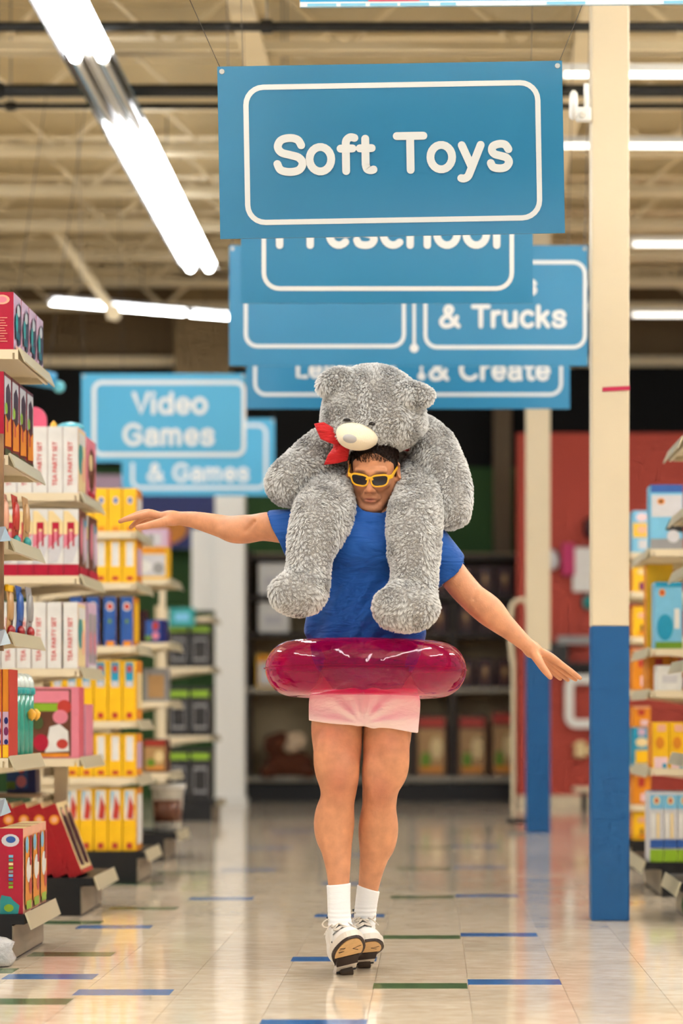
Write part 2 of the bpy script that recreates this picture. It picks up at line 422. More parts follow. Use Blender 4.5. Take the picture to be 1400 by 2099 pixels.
# ------------------------------------------------------------------ floor
TS, TX0, TY0 = .305, .1155 - 6*.305, 6.5
TX1, TY1 = TX0 + 10*TS, TY0 + 17*TS
fb = MB()
X0, X1, Y0, Y1 = -9.0, 9.0, -6.0, 32.0
for (a, b_, c, d) in ((X0, TX0, Y0, Y1), (TX1, X1, Y0, Y1), (TX0, TX1, Y0, TY0), (TX0, TX1, TY1, Y1)):
    fb.add([(a, c, 0), (b_, c, 0), (b_, d, 0), (a, d, 0)], [(0, 1, 2, 3)], TILE)
fb.add([(TX0, TY0, -.003), (TX1, TY0, -.003), (TX1, TY1, -.003), (TX0, TY1, -.003)], [(0, 1, 2, 3)], GROUT)
fb.box(X0, X1, Y0, Y1, -.15, -.02, GROUT)
floor = tag(fb.build('floor'), 'beige marbled vinyl tile floor with a wax shine', kind='structure')
tb = MB(); g = .0007; tb.box(g, TS-g, g, TS-g, -.0028, 0, TILE); tme = tb.mesh('floor_tile')
for i in range(10):
    for j in range(17):
        obj('floor_tile', tme, floor, (TX0+i*TS, TY0+j*TS, 0))
strips = [(959,1152,2013,0),(765,959,2021,1),(944,1101,1916,0),(785,944,1921,1),(934,1066,1836,0),(800,934,1839,1),(928,1040,1778,0),(815,928,1781,1),
          (598,770,1966,0),(645,790,1877,0),(660,805,1811,0),(533,748,2097,0),(160,318,1900,0),(62,160,1891,1),(10,205,2002,0),(155,362,2034,0),
          (62,225,1956,1),(-150,35,1990,1),(-60,145,2053,1),(388,523,1842,0),(225,365,1862,1),(455,570,1783,0),(318,440,1790,1),(213,330,1812,1),
          (505,605,1738,0),(700,800,1752,0),(928,1020,1735,0),(830,925,1738,1),(560,650,1704,0),(700,800,1706,1),(920,1000,1704,1)]
tmes = {}
for x0, x1, yc, c in strips:
    Y = F_PX*CAM_H/(yc-HY); X = (x0-HX)*Y/F_PX
    if c not in tmes:
        mb = MB(); mb.box(0, TS-.001, -TS/4, TS/4, -.0025, .0006, (TBLUE, TGREEN)[c]); tmes[c] = mb.mesh('accent_tile')
    obj('accent_tile', tmes[c], floor, (X, Y, 0))

# ------------------------------------------------------------------ ceiling: corrugated deck, joists, girders, pipes
cb = MB(); zc = 5.35; yy = 1.0; prof = []
while yy < 27:
    prof += [(yy, zc), (yy+.10, zc), (yy+.13, zc+.05), (yy+.22, zc+.05)]; yy += .25
vs = [(x, y, z) for (y, z) in prof for x in (-9.0, 9.0)]
cb.add(vs, [(2*i, 2*i+1, 2*i+3, 2*i+2) for i in range(len(prof)-1)], CEIL)
cb.box(-9, 9, 1, 27, zc+.1, zc+.14, CEIL)
ceiling = tag(cb.build('ceiling'), 'cream corrugated roof deck', kind='structure')
jy = [9.5, 11.2, 12.9, 14.3, 15.6, 16.9, 18.2, 19.5, 20.8, 22.1, 23.4]
web = MB(); web.tube([(-.26, 0, 0), (.26, 0, .46)], .017, JOIST, 6); webm = web.mesh('web_bar')
web2 = MB(); web2.tube([(-.26, 0, .46), (.26, 0, 0)], .017, JOIST, 6); webm2 = web2.mesh('web_bar')
ch = MB()
for s in (-1, 1): ch.box(-9, 9, s*.012, s*.07, 0, .012, JOIST); ch.box(-9, 9, min(s*.012, s*.02), max(s*.012, s*.02), 0, .07, JOIST)
chm = ch.mesh('bottom_chord')
for i, y in enumerate(jy):
    j = obj('ceiling_joist', None, None, (0, y, 4.78)); tag(j, 'cream open web steel roof joist', kind='structure')
    obj('bottom_chord', chm, j); obj('top_chord', chm, j, (0, 0, .47))
    for k in range(-9, 9):
        obj('web_bar', webm if k % 2 else webm2, j, (k*.52+.26, 0, .03))
pu = MB(); pu.box(-9, 9, -.07, .07, 0, .014, JOIST); pu.box(-9, 9, -.01, .01, .014, .20, JOIST); pu.box(-9, 9, -.07, .07, .20, .214, JOIST); pum = pu.mesh('purlin')
for y in (12.1, 13.7, 15.0, 16.3, 17.6, 18.9, 20.2, 21.5, 22.8): tag(obj('ceiling_purlin', pum, None, (0, y, 5.06)), 'cream steel purlin across the roof deck', kind='structure')
for i, x in enumerate((-1.04, .88, -4.2, 3.6)):
    mb = MB(); mb.box(x-.07, x+.07, 8, 27, 4.70, 4.715, JOIST); mb.box(x-.008, x+.008, 8, 27, 4.715, 5.0, JOIST); mb.box(x-.07, x+.07, 8, 27, 5.0, 5.015, JOIST)
    tag(mb.build('ceiling_girder'), 'cream steel girder under the roof deck', kind='structure')
for k, (y, z, r) in enumerate(((13.1, 4.60, .026), (14.45, 4.60, .038), (14.9, 4.62, .018))):
    pr = thing('ceiling_pipe', ['thin black pipe across the ceiling nearest the camera', 'thick black pipe across the ceiling behind the blue sign', 'thin dark conduit just behind the thick black pipe'][k], 'pipe', (0, y, z), 'dark pipes under the ceiling')
    mb = MB(); mb.cyl((-6, 0, 0), (6, 0, 0), r, r, DARKPIPE, 10); mb.build('pipe', pr, True)
    for x in (-4.4, -2.6, -.9, 1.0, 2.8, 4.4):
        mb = MB(); mb.cyl((x-.03, 0, 0), (x+.03, 0, 0), r+.012, r+.012, DARKPIPE, 10); mb.cyl((x, 0, 0), (x, 0, .76), .006, .006, STEEL, 6)
        mb.build('pipe_hanger', pr)
for k, (a, b_, Y) in enumerate((((112, 470), (232, 640), 20.2), ((385, 425), (452, 358), 20.6))):
    mb = MB(); p, q = P(*a, Y), P(*b_, Y); mb.cyl(p, q, .05, .05, JOIST, 4); mb.cyl(q, q+Vector((0, .06, 0)), .07, .07, JOIST, 6)
    tag(mb.build('ceiling_brace'), 'cream diagonal steel brace under the roof', kind='structure')

# ------------------------------------------------------------------ walls
mb = MB(); mb.box(-9, 9, 25.0, 25.2, 0, 3.42, GREEN); mb.box(-9, 9, 24.95, 25.2, 3.42, 4.55, VOID); mb.box(-9, 9, 25.0, 25.2, 4.55, 5.4, mat('upper_wall_tan', (120, 100, 72), .8, noise=.2, nscale=.8))
mb.box(-9, 9, 24.9, 25.2, 4.45, 4.55, JOIST)
tag(mb.build('wall_back'), 'back wall, green below and dark above', kind='structure')
mb = MB(); mb.box(.80, 5.5, 22.9, 23.1, 0, 3.53, RED); mb.box(.80, 5.5, 22.86, 22.9, 0, .10, CREAM)
tag(mb.build('wall_red'), 'tomato red partition wall with cream base', kind='structure')
mb = MB(); mb.box(.62, .80, 24.6, 24.9, 0, 4.55, mat('brown_post', (112, 92, 68), .6))
tag(mb.build('trim_1'), 'brown wall post beside the green wall', kind='structure')
mb = MB(); mb.box(-2.62, -2.05, 24.5, 24.9, 3.4, 5.3, mat('tan_post', (150, 128, 92), .7)); tag(mb.build('trim_2'), 'tan wall block above the left signs', kind='structure')

# white pilaster
mb = MB(); mb.box(-2.05, -1.775, 22.75, 23.0, .0, 3.35, mat('white_pilaster', (250, 250, 246), .5)); mb.box(-2.07, -1.755, 22.73, 23.02, 0, .08, WHITE)
mb.box(-2.28, -2.05, 22.85, 23.0, 1.85, 2.62, MATS['white_pilaster'])
tag(mb.build('white_pilaster'), 'tall white pilaster behind the far left shelves', 'pilaster')

# ------------------------------------------------------------------ steel columns with blue feet
def column(px0, px1, ybot, ysplit, label, Y):
    x0, x1 = P(px0, ybot, Y).x, P(px1, ybot, Y).x; w = x1-x0; zs = P(0, ysplit, Y).z
    t = thing('steel_column', label, 'column', ((x0+x1)/2, Y+w/2, 0), 'square store columns')
    h = w/2
    mb = MB(); mb.box(-h, h, -h, h, zs, 5.3, CREAM); mb.build('shaft', t, bevel=.006)
    mb = MB(); mb.box(-h-.001, h+.001, -h-.001, h+.001, 0, zs, BLUEP); mb.build('painted_foot', t, bevel=.006)
    mb = MB(); mb.box(-h-.01, h+.01, -h-.01, h+.01, 4.6, 4.72, CREAM); mb.build('cap_plate', t)
    return t, h
c1, h1 = column(1213, 1290, 1888, 1283, 'nearer cream column with blue lower half right of the man', 10.25)
column(1079, 1128, 1708, 1336, 'farther cream column with blue foot behind the outstretched hand', 17.7)
mb = MB(); z = P(0, 797, 10.25).z
mb.hexa([(-h1+.045, -h1-.003, z-.012), (h1+.002, -h1-.003, z-.006), (h1+.002, -h1-.001, z-.006), (-h1+.045, -h1-.001, z-.012), (-h1+.045, -h1-.003, z+.006), (h1+.002, -h1-.003, z+.012), (h1+.002, -h1-.001, z+.012), (-h1+.045, -h1-.001, z+.006)], mat('crimson_tape', (190, 22, 74), .4))
o = mb.build('tape_strip'); o.location = c1.location; tag(o, 'strip of crimson tape stuck on the nearer column', 'tape')
# white sensor lamp clamped to the column
s = thing('security_sensor', 'white security sensor on a stem beside the nearer column', 'sensor', P(1190, 235, 10.25))
mb = MB(); mb.cyl((.025, 0, .13), (.025, 0, -.0), .012, .012, WHITE, 10); mb.build('stem', s)
mb = MB(); mb.lathe((-.04, 0, 0), [(.0, -.016), (.05, -.016), (.062, -.006), (.062, .006), (.05, .016), (.0, .016)], WHITE, 18); d = mb.build('head', s, True); d.rotation_euler = (0, math.radians(90), 0); d.location = (-.03, 0, .0)
mb = MB(); mb.box(-.02, .045, -.02, .02, -.03, .03, WHITE); mb.build('housing', s, bevel=.008)
mb = MB(); mb.cyl((.005, -.021, -.008), (.005, -.026, -.008), .013, .013, STEEL, 12); mb.build('bolt', s)

# ------------------------------------------------------------------ fluorescent strip fixtures
def fixture(label, x, y0, y1, z, lit, across=False, w=.30, group='fluorescent strip lights', tr=.034, shade=True):
    """a long trough; lit = list of (start, end, on) along its length"""
    t = thing('strip_light', label, 'ceiling light', (x, y0, z), group)
    L = y1-y0
    if across: t.rotation_euler = (0, 0, math.radians(-90 + across))
    h = w/2
    mb = MB(); mb.box(-.03, .03, 0, L, .03, .075, WHITE)
    mb.build('spine', t)
    for s in ((-1, 1) if shade else ()):
        mb = MB(); pr = [(s*.012, .03), (s*.03, .045), (s*.09, .052), (s*(h-.03), .04), (s*h, .012), (s*(h-.004), .012), (s*(h-.034), .035), (s*.09, .046), (s*.034, .039), (s*.016, .026)]
        n = len(pr); mb.add([(a, yv, b_) for yv in (0, L) for a, b_ in pr], [(i, (i+1) % n, n+(i+1) % n, n+i) for i in range(n)], MIRROR)
        mb.build('reflector', t)
    for (a, b_, on) in lit:
        for s in (-1, 1):
            mb = MB(); mb.cyl((s*w*.25, a+.03, .018), (s*w*.25, b_-.03, .018), tr if on else .019, tr if on else .019, (LITTUBE if tr > .012 else SOFTTUBE) if on else DEADTUBE, 8); tu = mb.build('tube', t)
            if on: mb2 = MB(); mb2.cyl((s*w*.25, a, .018), (s*w*.25, a+.03, .018), .02, .02, WHITE, 8); mb2.cyl((s*w*.25, b_-.03, .018), (s*w*.25, b_, .018), .02, .02, WHITE, 8); mb2.build('lamp_holder', tu)
    mb = MB()
    for q in (.15, .5, .85): mb.cyl((0, L*q, .07), (0, L*q, .85), .004, .004, WIRE, 5)
    mb.build('hanger', t)
    return t
Z_F = 4.465
fixture('long strip light running down the aisle with one dark section', -1.886, 3.0, 19.65, Z_F,
        [(.0, 2.4, 1), (2.4, 4.8, 1), (4.8, 7.2, 1), (7.2, 9.0, 1), (9.0, 10.3, 1), (10.35, 11.95, 0), (12.0, 14.3, 1), (14.3, 16.6, 1)])
fixture('added unseen strip light above the right shelves, out past the cream column', 2.55, 1.0, 13.0, Z_F, [(i*2.4, i*2.4+2.4, 1) for i in range(5)], shade=False, tr=.045)  # added out of view; bare fat tubes throw light up onto the ceiling
fixture('added strip light high above the left shelves, outside the view', -5.2, 6.0, 18.0, Z_F, [(i*2.4, i*2.4+2.4, 1) for i in range(5)], shade=False, tr=.045)  # extra unseen row, tubes left bare to brighten the ceiling
fixture('added strip light high above the right wall, outside the view', 5.2, 8.0, 20.0, Z_F, [(i*2.4, i*2.4+2.4, 1) for i in range(5)], shade=False, tr=.045)  # unseen row added to lift the ceiling brightness
fixture('added unseen strip light above the middle of the aisle behind the photographer', .35, -4.5, 5.1, Z_F, [(i*2.4, i*2.4+2.4, 1) for i in range(4)], shade=False, tr=.045)  # unseen row added behind the camera, unshaded so the ceiling gets light
for k, (px0, px1, py0, ang, L, lab) in enumerate(((100, 475, 622, -3.0, 1.78, 'short white strip light above the far left shelves'),)):
    p = P(px0, py0, 21.6); fixture(lab, p.x, p.y, p.y+L, p.z, [(0, L*.75, 1), (L*.75, L, 1)], across=28, w=.14, tr=.02)
for k, (py, Y) in enumerate(((160, 13.6), (305, 15.4), (506, 18.8), (650, 22.3))):
    p = P(1145 if k < 2 else 1290, py, Y)
    fixture(ORD[k] + ' cross-aisle strip light from the camera beside the cream column', p.x, p.y, p.y+(1.6 if k < 2 else 3.2), p.z, [(0, 1.6, 1)], across=.6, w=.1, tr=.011, shade=False)

# ------------------------------------------------------------------ hanging signs
def hanging_sign(label, px0, px1, pytop, pybot, Y, frames=(), lines=(), roll=0.0, divider=None, bw=.018, zc=5.36, dots=True, grp='blue aisle signs', pm=None):
    a, b_ = P(px0, pybot, Y), P(px1, pytop, Y); W, H = b_.x-a.x, b_.z-a.z
    t = thing('hanging_sign', label, 'sign', ((a.x+b_.x)/2, Y, (a.z+b_.z)/2), grp, rot=(0, -math.radians(roll), 0))
    k = Y/F_PX; cx, cy = (px0+px1)/2, (pytop+pybot)/2
    lx = lambda x: (x-cx)*k; lz = lambda y: -(y-cy)*k
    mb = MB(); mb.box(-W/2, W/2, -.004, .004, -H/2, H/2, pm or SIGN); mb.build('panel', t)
    for (x0, y0, x1, y1, r) in frames:
        mb = MB(); ribbon(mb, rrect(lx(x0), lz(y1), lx(x1), lz(y0), r*k), bw, SIGNW, depth=.0012, y=-.0045, closed=True); mb.build('border', t)
    if divider:
        x, y0, y1 = divider
        mb = MB(); ribbon(mb, [(lx(x), lz(y0)), (lx(x), lz(y1))], bw*.8, SIGNW, depth=.0012, y=-.0045); mb.lathe((lx(x), -.0062, lz(y1)), [(.022, 0), (.022, .0015)], SIGNW, 16, axis='Y'); mb.build('divider', t)
    for (s_, x, yb, w) in lines: lettering(t, s_, lx(x), lz(yb), w*k, SIGNW)
    for s_ in (-1, 1):
        gx, gz = s_*(W/2-.016), H/2-.018
        mb = MB(); mb.lathe((gx, -.006, gz), [(.004, 0), (.009, 0), (.010, .002), (.010, .012), (.004, .012)], STEEL, 14, axis='Y'); gr = mb.build('grommet', t)
        mb = MB(); top = Vector((gx + s_*(.95 if Y < 9 else .05), .0, zc - (a.z+b_.z)/2)); mb.cyl((gx, 0, gz), top, .0012 if Y < 11 else .002, .0012 if Y < 11 else .002, WIRE, 5); mb.build('wire', t)
    return t
hanging_sign('large blue hanging sign reading Soft Toys', 448.5, 1155, 131, 484, 8.45, [(506, 175, 1104, 452, 36)], [('Soft Toys', 803, 357, 492)], roll=1.0, bw=.0185)
hanging_sign('blue hanging sign reading Preschool behind the Soft Toys sign', 494, 1092, 322, 622, 9.95, [(541, 365, 1049, 592, 32)], [('Preschool', 795, 510, 466)], bw=.0185)
hanging_sign('wide blue hanging sign with & Trucks on its right panel', 470, 1205, 503, 750, 12.1, [(504, 538, 828, 710, 24), (872, 538, 1199, 712, 24)], [('Cars', 1040, 606, 120), ('& Trucks', 1029, 673, 262)], divider=(849, 540, 714), bw=.0185)
hanging_sign('wide blue hanging sign with & Create, just above the teddy bear', 505, 1168, 612, 838, 13.4, [(523, 650, 1150, 809, 22)], [('Learning', 708, 776, 206), ('& Create', 1002, 781, 250)], divider=(864, 668, 772), bw=.0185)
hanging_sign('blue hanging sign reading Video Games above the left shelves', 167, 503, 766, 948, 16.6, [(193, 784, 500, 932, 16)], [('Video', 348, 850, 156), ('Games', 345, 914, 188)], bw=.028, pm=SIGN_PALE)
hanging_sign('blue hanging sign with & Games behind the Video Games sign', 250, 563, 858, 1016, 19.1, [(272, 872, 545, 1000, 16)], [('& Games', 405, 988, 210)], bw=.026, pm=SIGN_PALE)
# banner whose lower edge enters the frame at the top
t = thing('printed_banner', 'printed banner whose blue and white lower edge shows at the very top', 'banner', P(1010, 8, 7.2), rot=(0, math.radians(-.45), 0))
k = 7.2/F_PX
mb = MB(); mb.box(-395*k, 620*k, -.004, .004, -.006, .55, mat('banner_blue', (30, 150, 205), .4)); mb.build('panel', t)
mb = MB(); mb.box(-395*k, 620*k, -.0052, -.0042, -.006, .008, WHITE); mb.build('lower_border', t)
BL = mat('banner_light_blue', (120, 190, 222), .4)
for (a, b_) in ((-380, -320), (-312, -260), (-252, -195), (-190, -130), (-108, -75), (110, 190), (350, 420)):
    mb = MB(); mb.box(a*k, b_*k, -.0062, -.0054, -.005, .004, BL); mb.build('printed_block', t)
mb = MB(); mb.box(-255*k, -150*k, -.0062, -.0054, .009, .03, mat('banner_red', (200, 60, 90), .4)); mb.build('printed_block', t)
for x in (-.5, .25, .8):
    mb = MB(); mb.cyl((x, 0, .54), (x, 0, 2.7), .0014, .0014, WIRE, 5); mb.build('wire', t)

# ------------------------------------------------------------------ product boxes
PRINT = {}
def paint(n, rgb, rough=.35): return mat('print_'+n, rgb, rough, noise=.05, nscale=20)
WH = paint('white', (228, 228, 226)); CRIM = paint('crimson', (176, 14, 52)); REDB = paint('red', (160, 16, 26)); YEL = paint('yellow', (246, 192, 24))
ORG = paint('orange', (226, 140, 30)); PINK = paint('pink', (222, 130, 150)); LPINK = paint('pale_pink', (240, 206, 212)); LIL = paint('lilac', (206, 176, 202))
NAVY = paint('navy', (22, 34, 110)); BLU = paint('blue', (48, 92, 168)); SKY = paint('sky', (120, 190, 226)); TEAL = paint('teal', (40, 150, 150)); TEALD = paint('dark_teal', (20, 90, 100))
BRN = paint('brown', (104, 62, 42)); PLUM = paint('plum', (58, 18, 30)); GRN = paint('green', (110, 150, 40)); CRM = paint('cream', (236, 214, 160)); GRY = paint('grey', (150, 150, 152))
PEACH = paint('peach', (236, 178, 148)); PURP = paint('purple', (122, 40, 96)); DGRY = paint('dark_grey', (46, 44, 44)); LIME = paint('lime', (140, 180, 40)); DRED = paint('dark_red', (110, 10, 20))
BCYAN = paint('bright_cyan', (30, 150, 190)); TAN = paint('tan', (190, 150, 100)); OLIVE = paint('olive', (70, 84, 44)); LGRY = paint('light_grey', (206, 206, 212)); BKRED = paint('brick_red', (190, 60, 50))

def star(cx, cy, ro, ri, n, sx=1.0):
    return [(cx+sx*(ro if i % 2 == 0 else ri)*math.cos(math.pi*i/n+.3), cy+(ro if i % 2 == 0 else ri)*math.sin(math.pi*i/n+.3)) for i in range(2*n)]
def box_meshes(dims, style, side):
    """side -1: left of the aisle (front face +X); +1: right of the aisle (front face -X)"""
    dx, dy, dz = dims; key = (dims, id(style), side)
    if key in PRINT: return PRINT[key]
    body, front, spine, prints = style['body'], style.get('front', style['body']), style.get('spine', style['body']), style.get('prints', [])
    mb = MB(); x0, x1, y0, y1 = -dx/2, dx/2, -dy/2, dy/2
    fr = 'R' if side < 0 else 'L'
    mb.box(x0, x1, y0, y1, 0, dz, body, faces={'F': spine, 'B': spine, fr: front, 'U': style.get('top', body)})
    bm = mb.mesh('carton')
    pm = None
    if prints:
        q = MB()
        for i, (face, pts, mt) in enumerate(prints):
            e = .0008 + .0004*i; vs = []
            for (u, v) in pts:
                if face == 'C': vs.append((x0+u*dx, y0-e, v*dz))
                elif side < 0: vs.append((x1+e, y0+u*dy, v*dz))
                else: vs.append((x0-e, y1-u*dy, v*dz))
            q.add(vs, [tuple(range(len(vs)))], mt)
        pm = q.mesh('printed_art')
    PRINT[key] = (bm, pm); return PRINT[key]
def R4(u0, v0, u1, v1): return [(u0, v0), (u1, v0), (u1, v1), (u0, v1)]
def DISC(u, v, ru, rv, n=14): return [(u+ru*math.cos(2*math.pi*i/n), v+rv*math.sin(2*math.pi*i/n)) for i in range(n)]
def product(name, label, cat, group, x, y, z, dims, style, side=-1, rot=(0, 0, 0)):
    bm, pm = box_meshes(dims, style, side)
    o = obj(name, bm, None, (x, y, z)); o.rotation_euler = rot; tag(o, label, cat, group)
    if pm: obj('printed_art', pm, o)
    for s_ in style.get('text', []):
        txt, u, v, h, mt = s_
        key = ('t', txt, h, mt.name)
        if key not in PRINT:
            c = bpy.data.curves.new('printed_words', 'FONT'); c.body = txt; c.size = h; c.align_x = 'CENTER'; c.align_y = 'CENTER'; c.offset = h*.012; c.materials.append(mt); to = obj('words', c); dg = bpy.context.evaluated_depsgraph_get(); PRINT[key] = bpy.data.meshes.new_from_object(to.evaluated_get(dg)); bpy.data.objects.remove(to)
        tx = obj('printed_words', PRINT[key], o, (-dims[0]/2+u*dims[0], -dims[1]/2-.0022, v*dims[2])); tx.rotation_euler = (math.radians(90), math.radians(-90), 0)
    return o
FIG = lambda u, mt, hair: [('A', [(u-.16, .12), (u+.16, .12), (u+.18, .45), (u+.10, .78), (u-.10, .78), (u-.18, .45)], mt), ('A', DISC(u, .76, .16, .10), hair)]
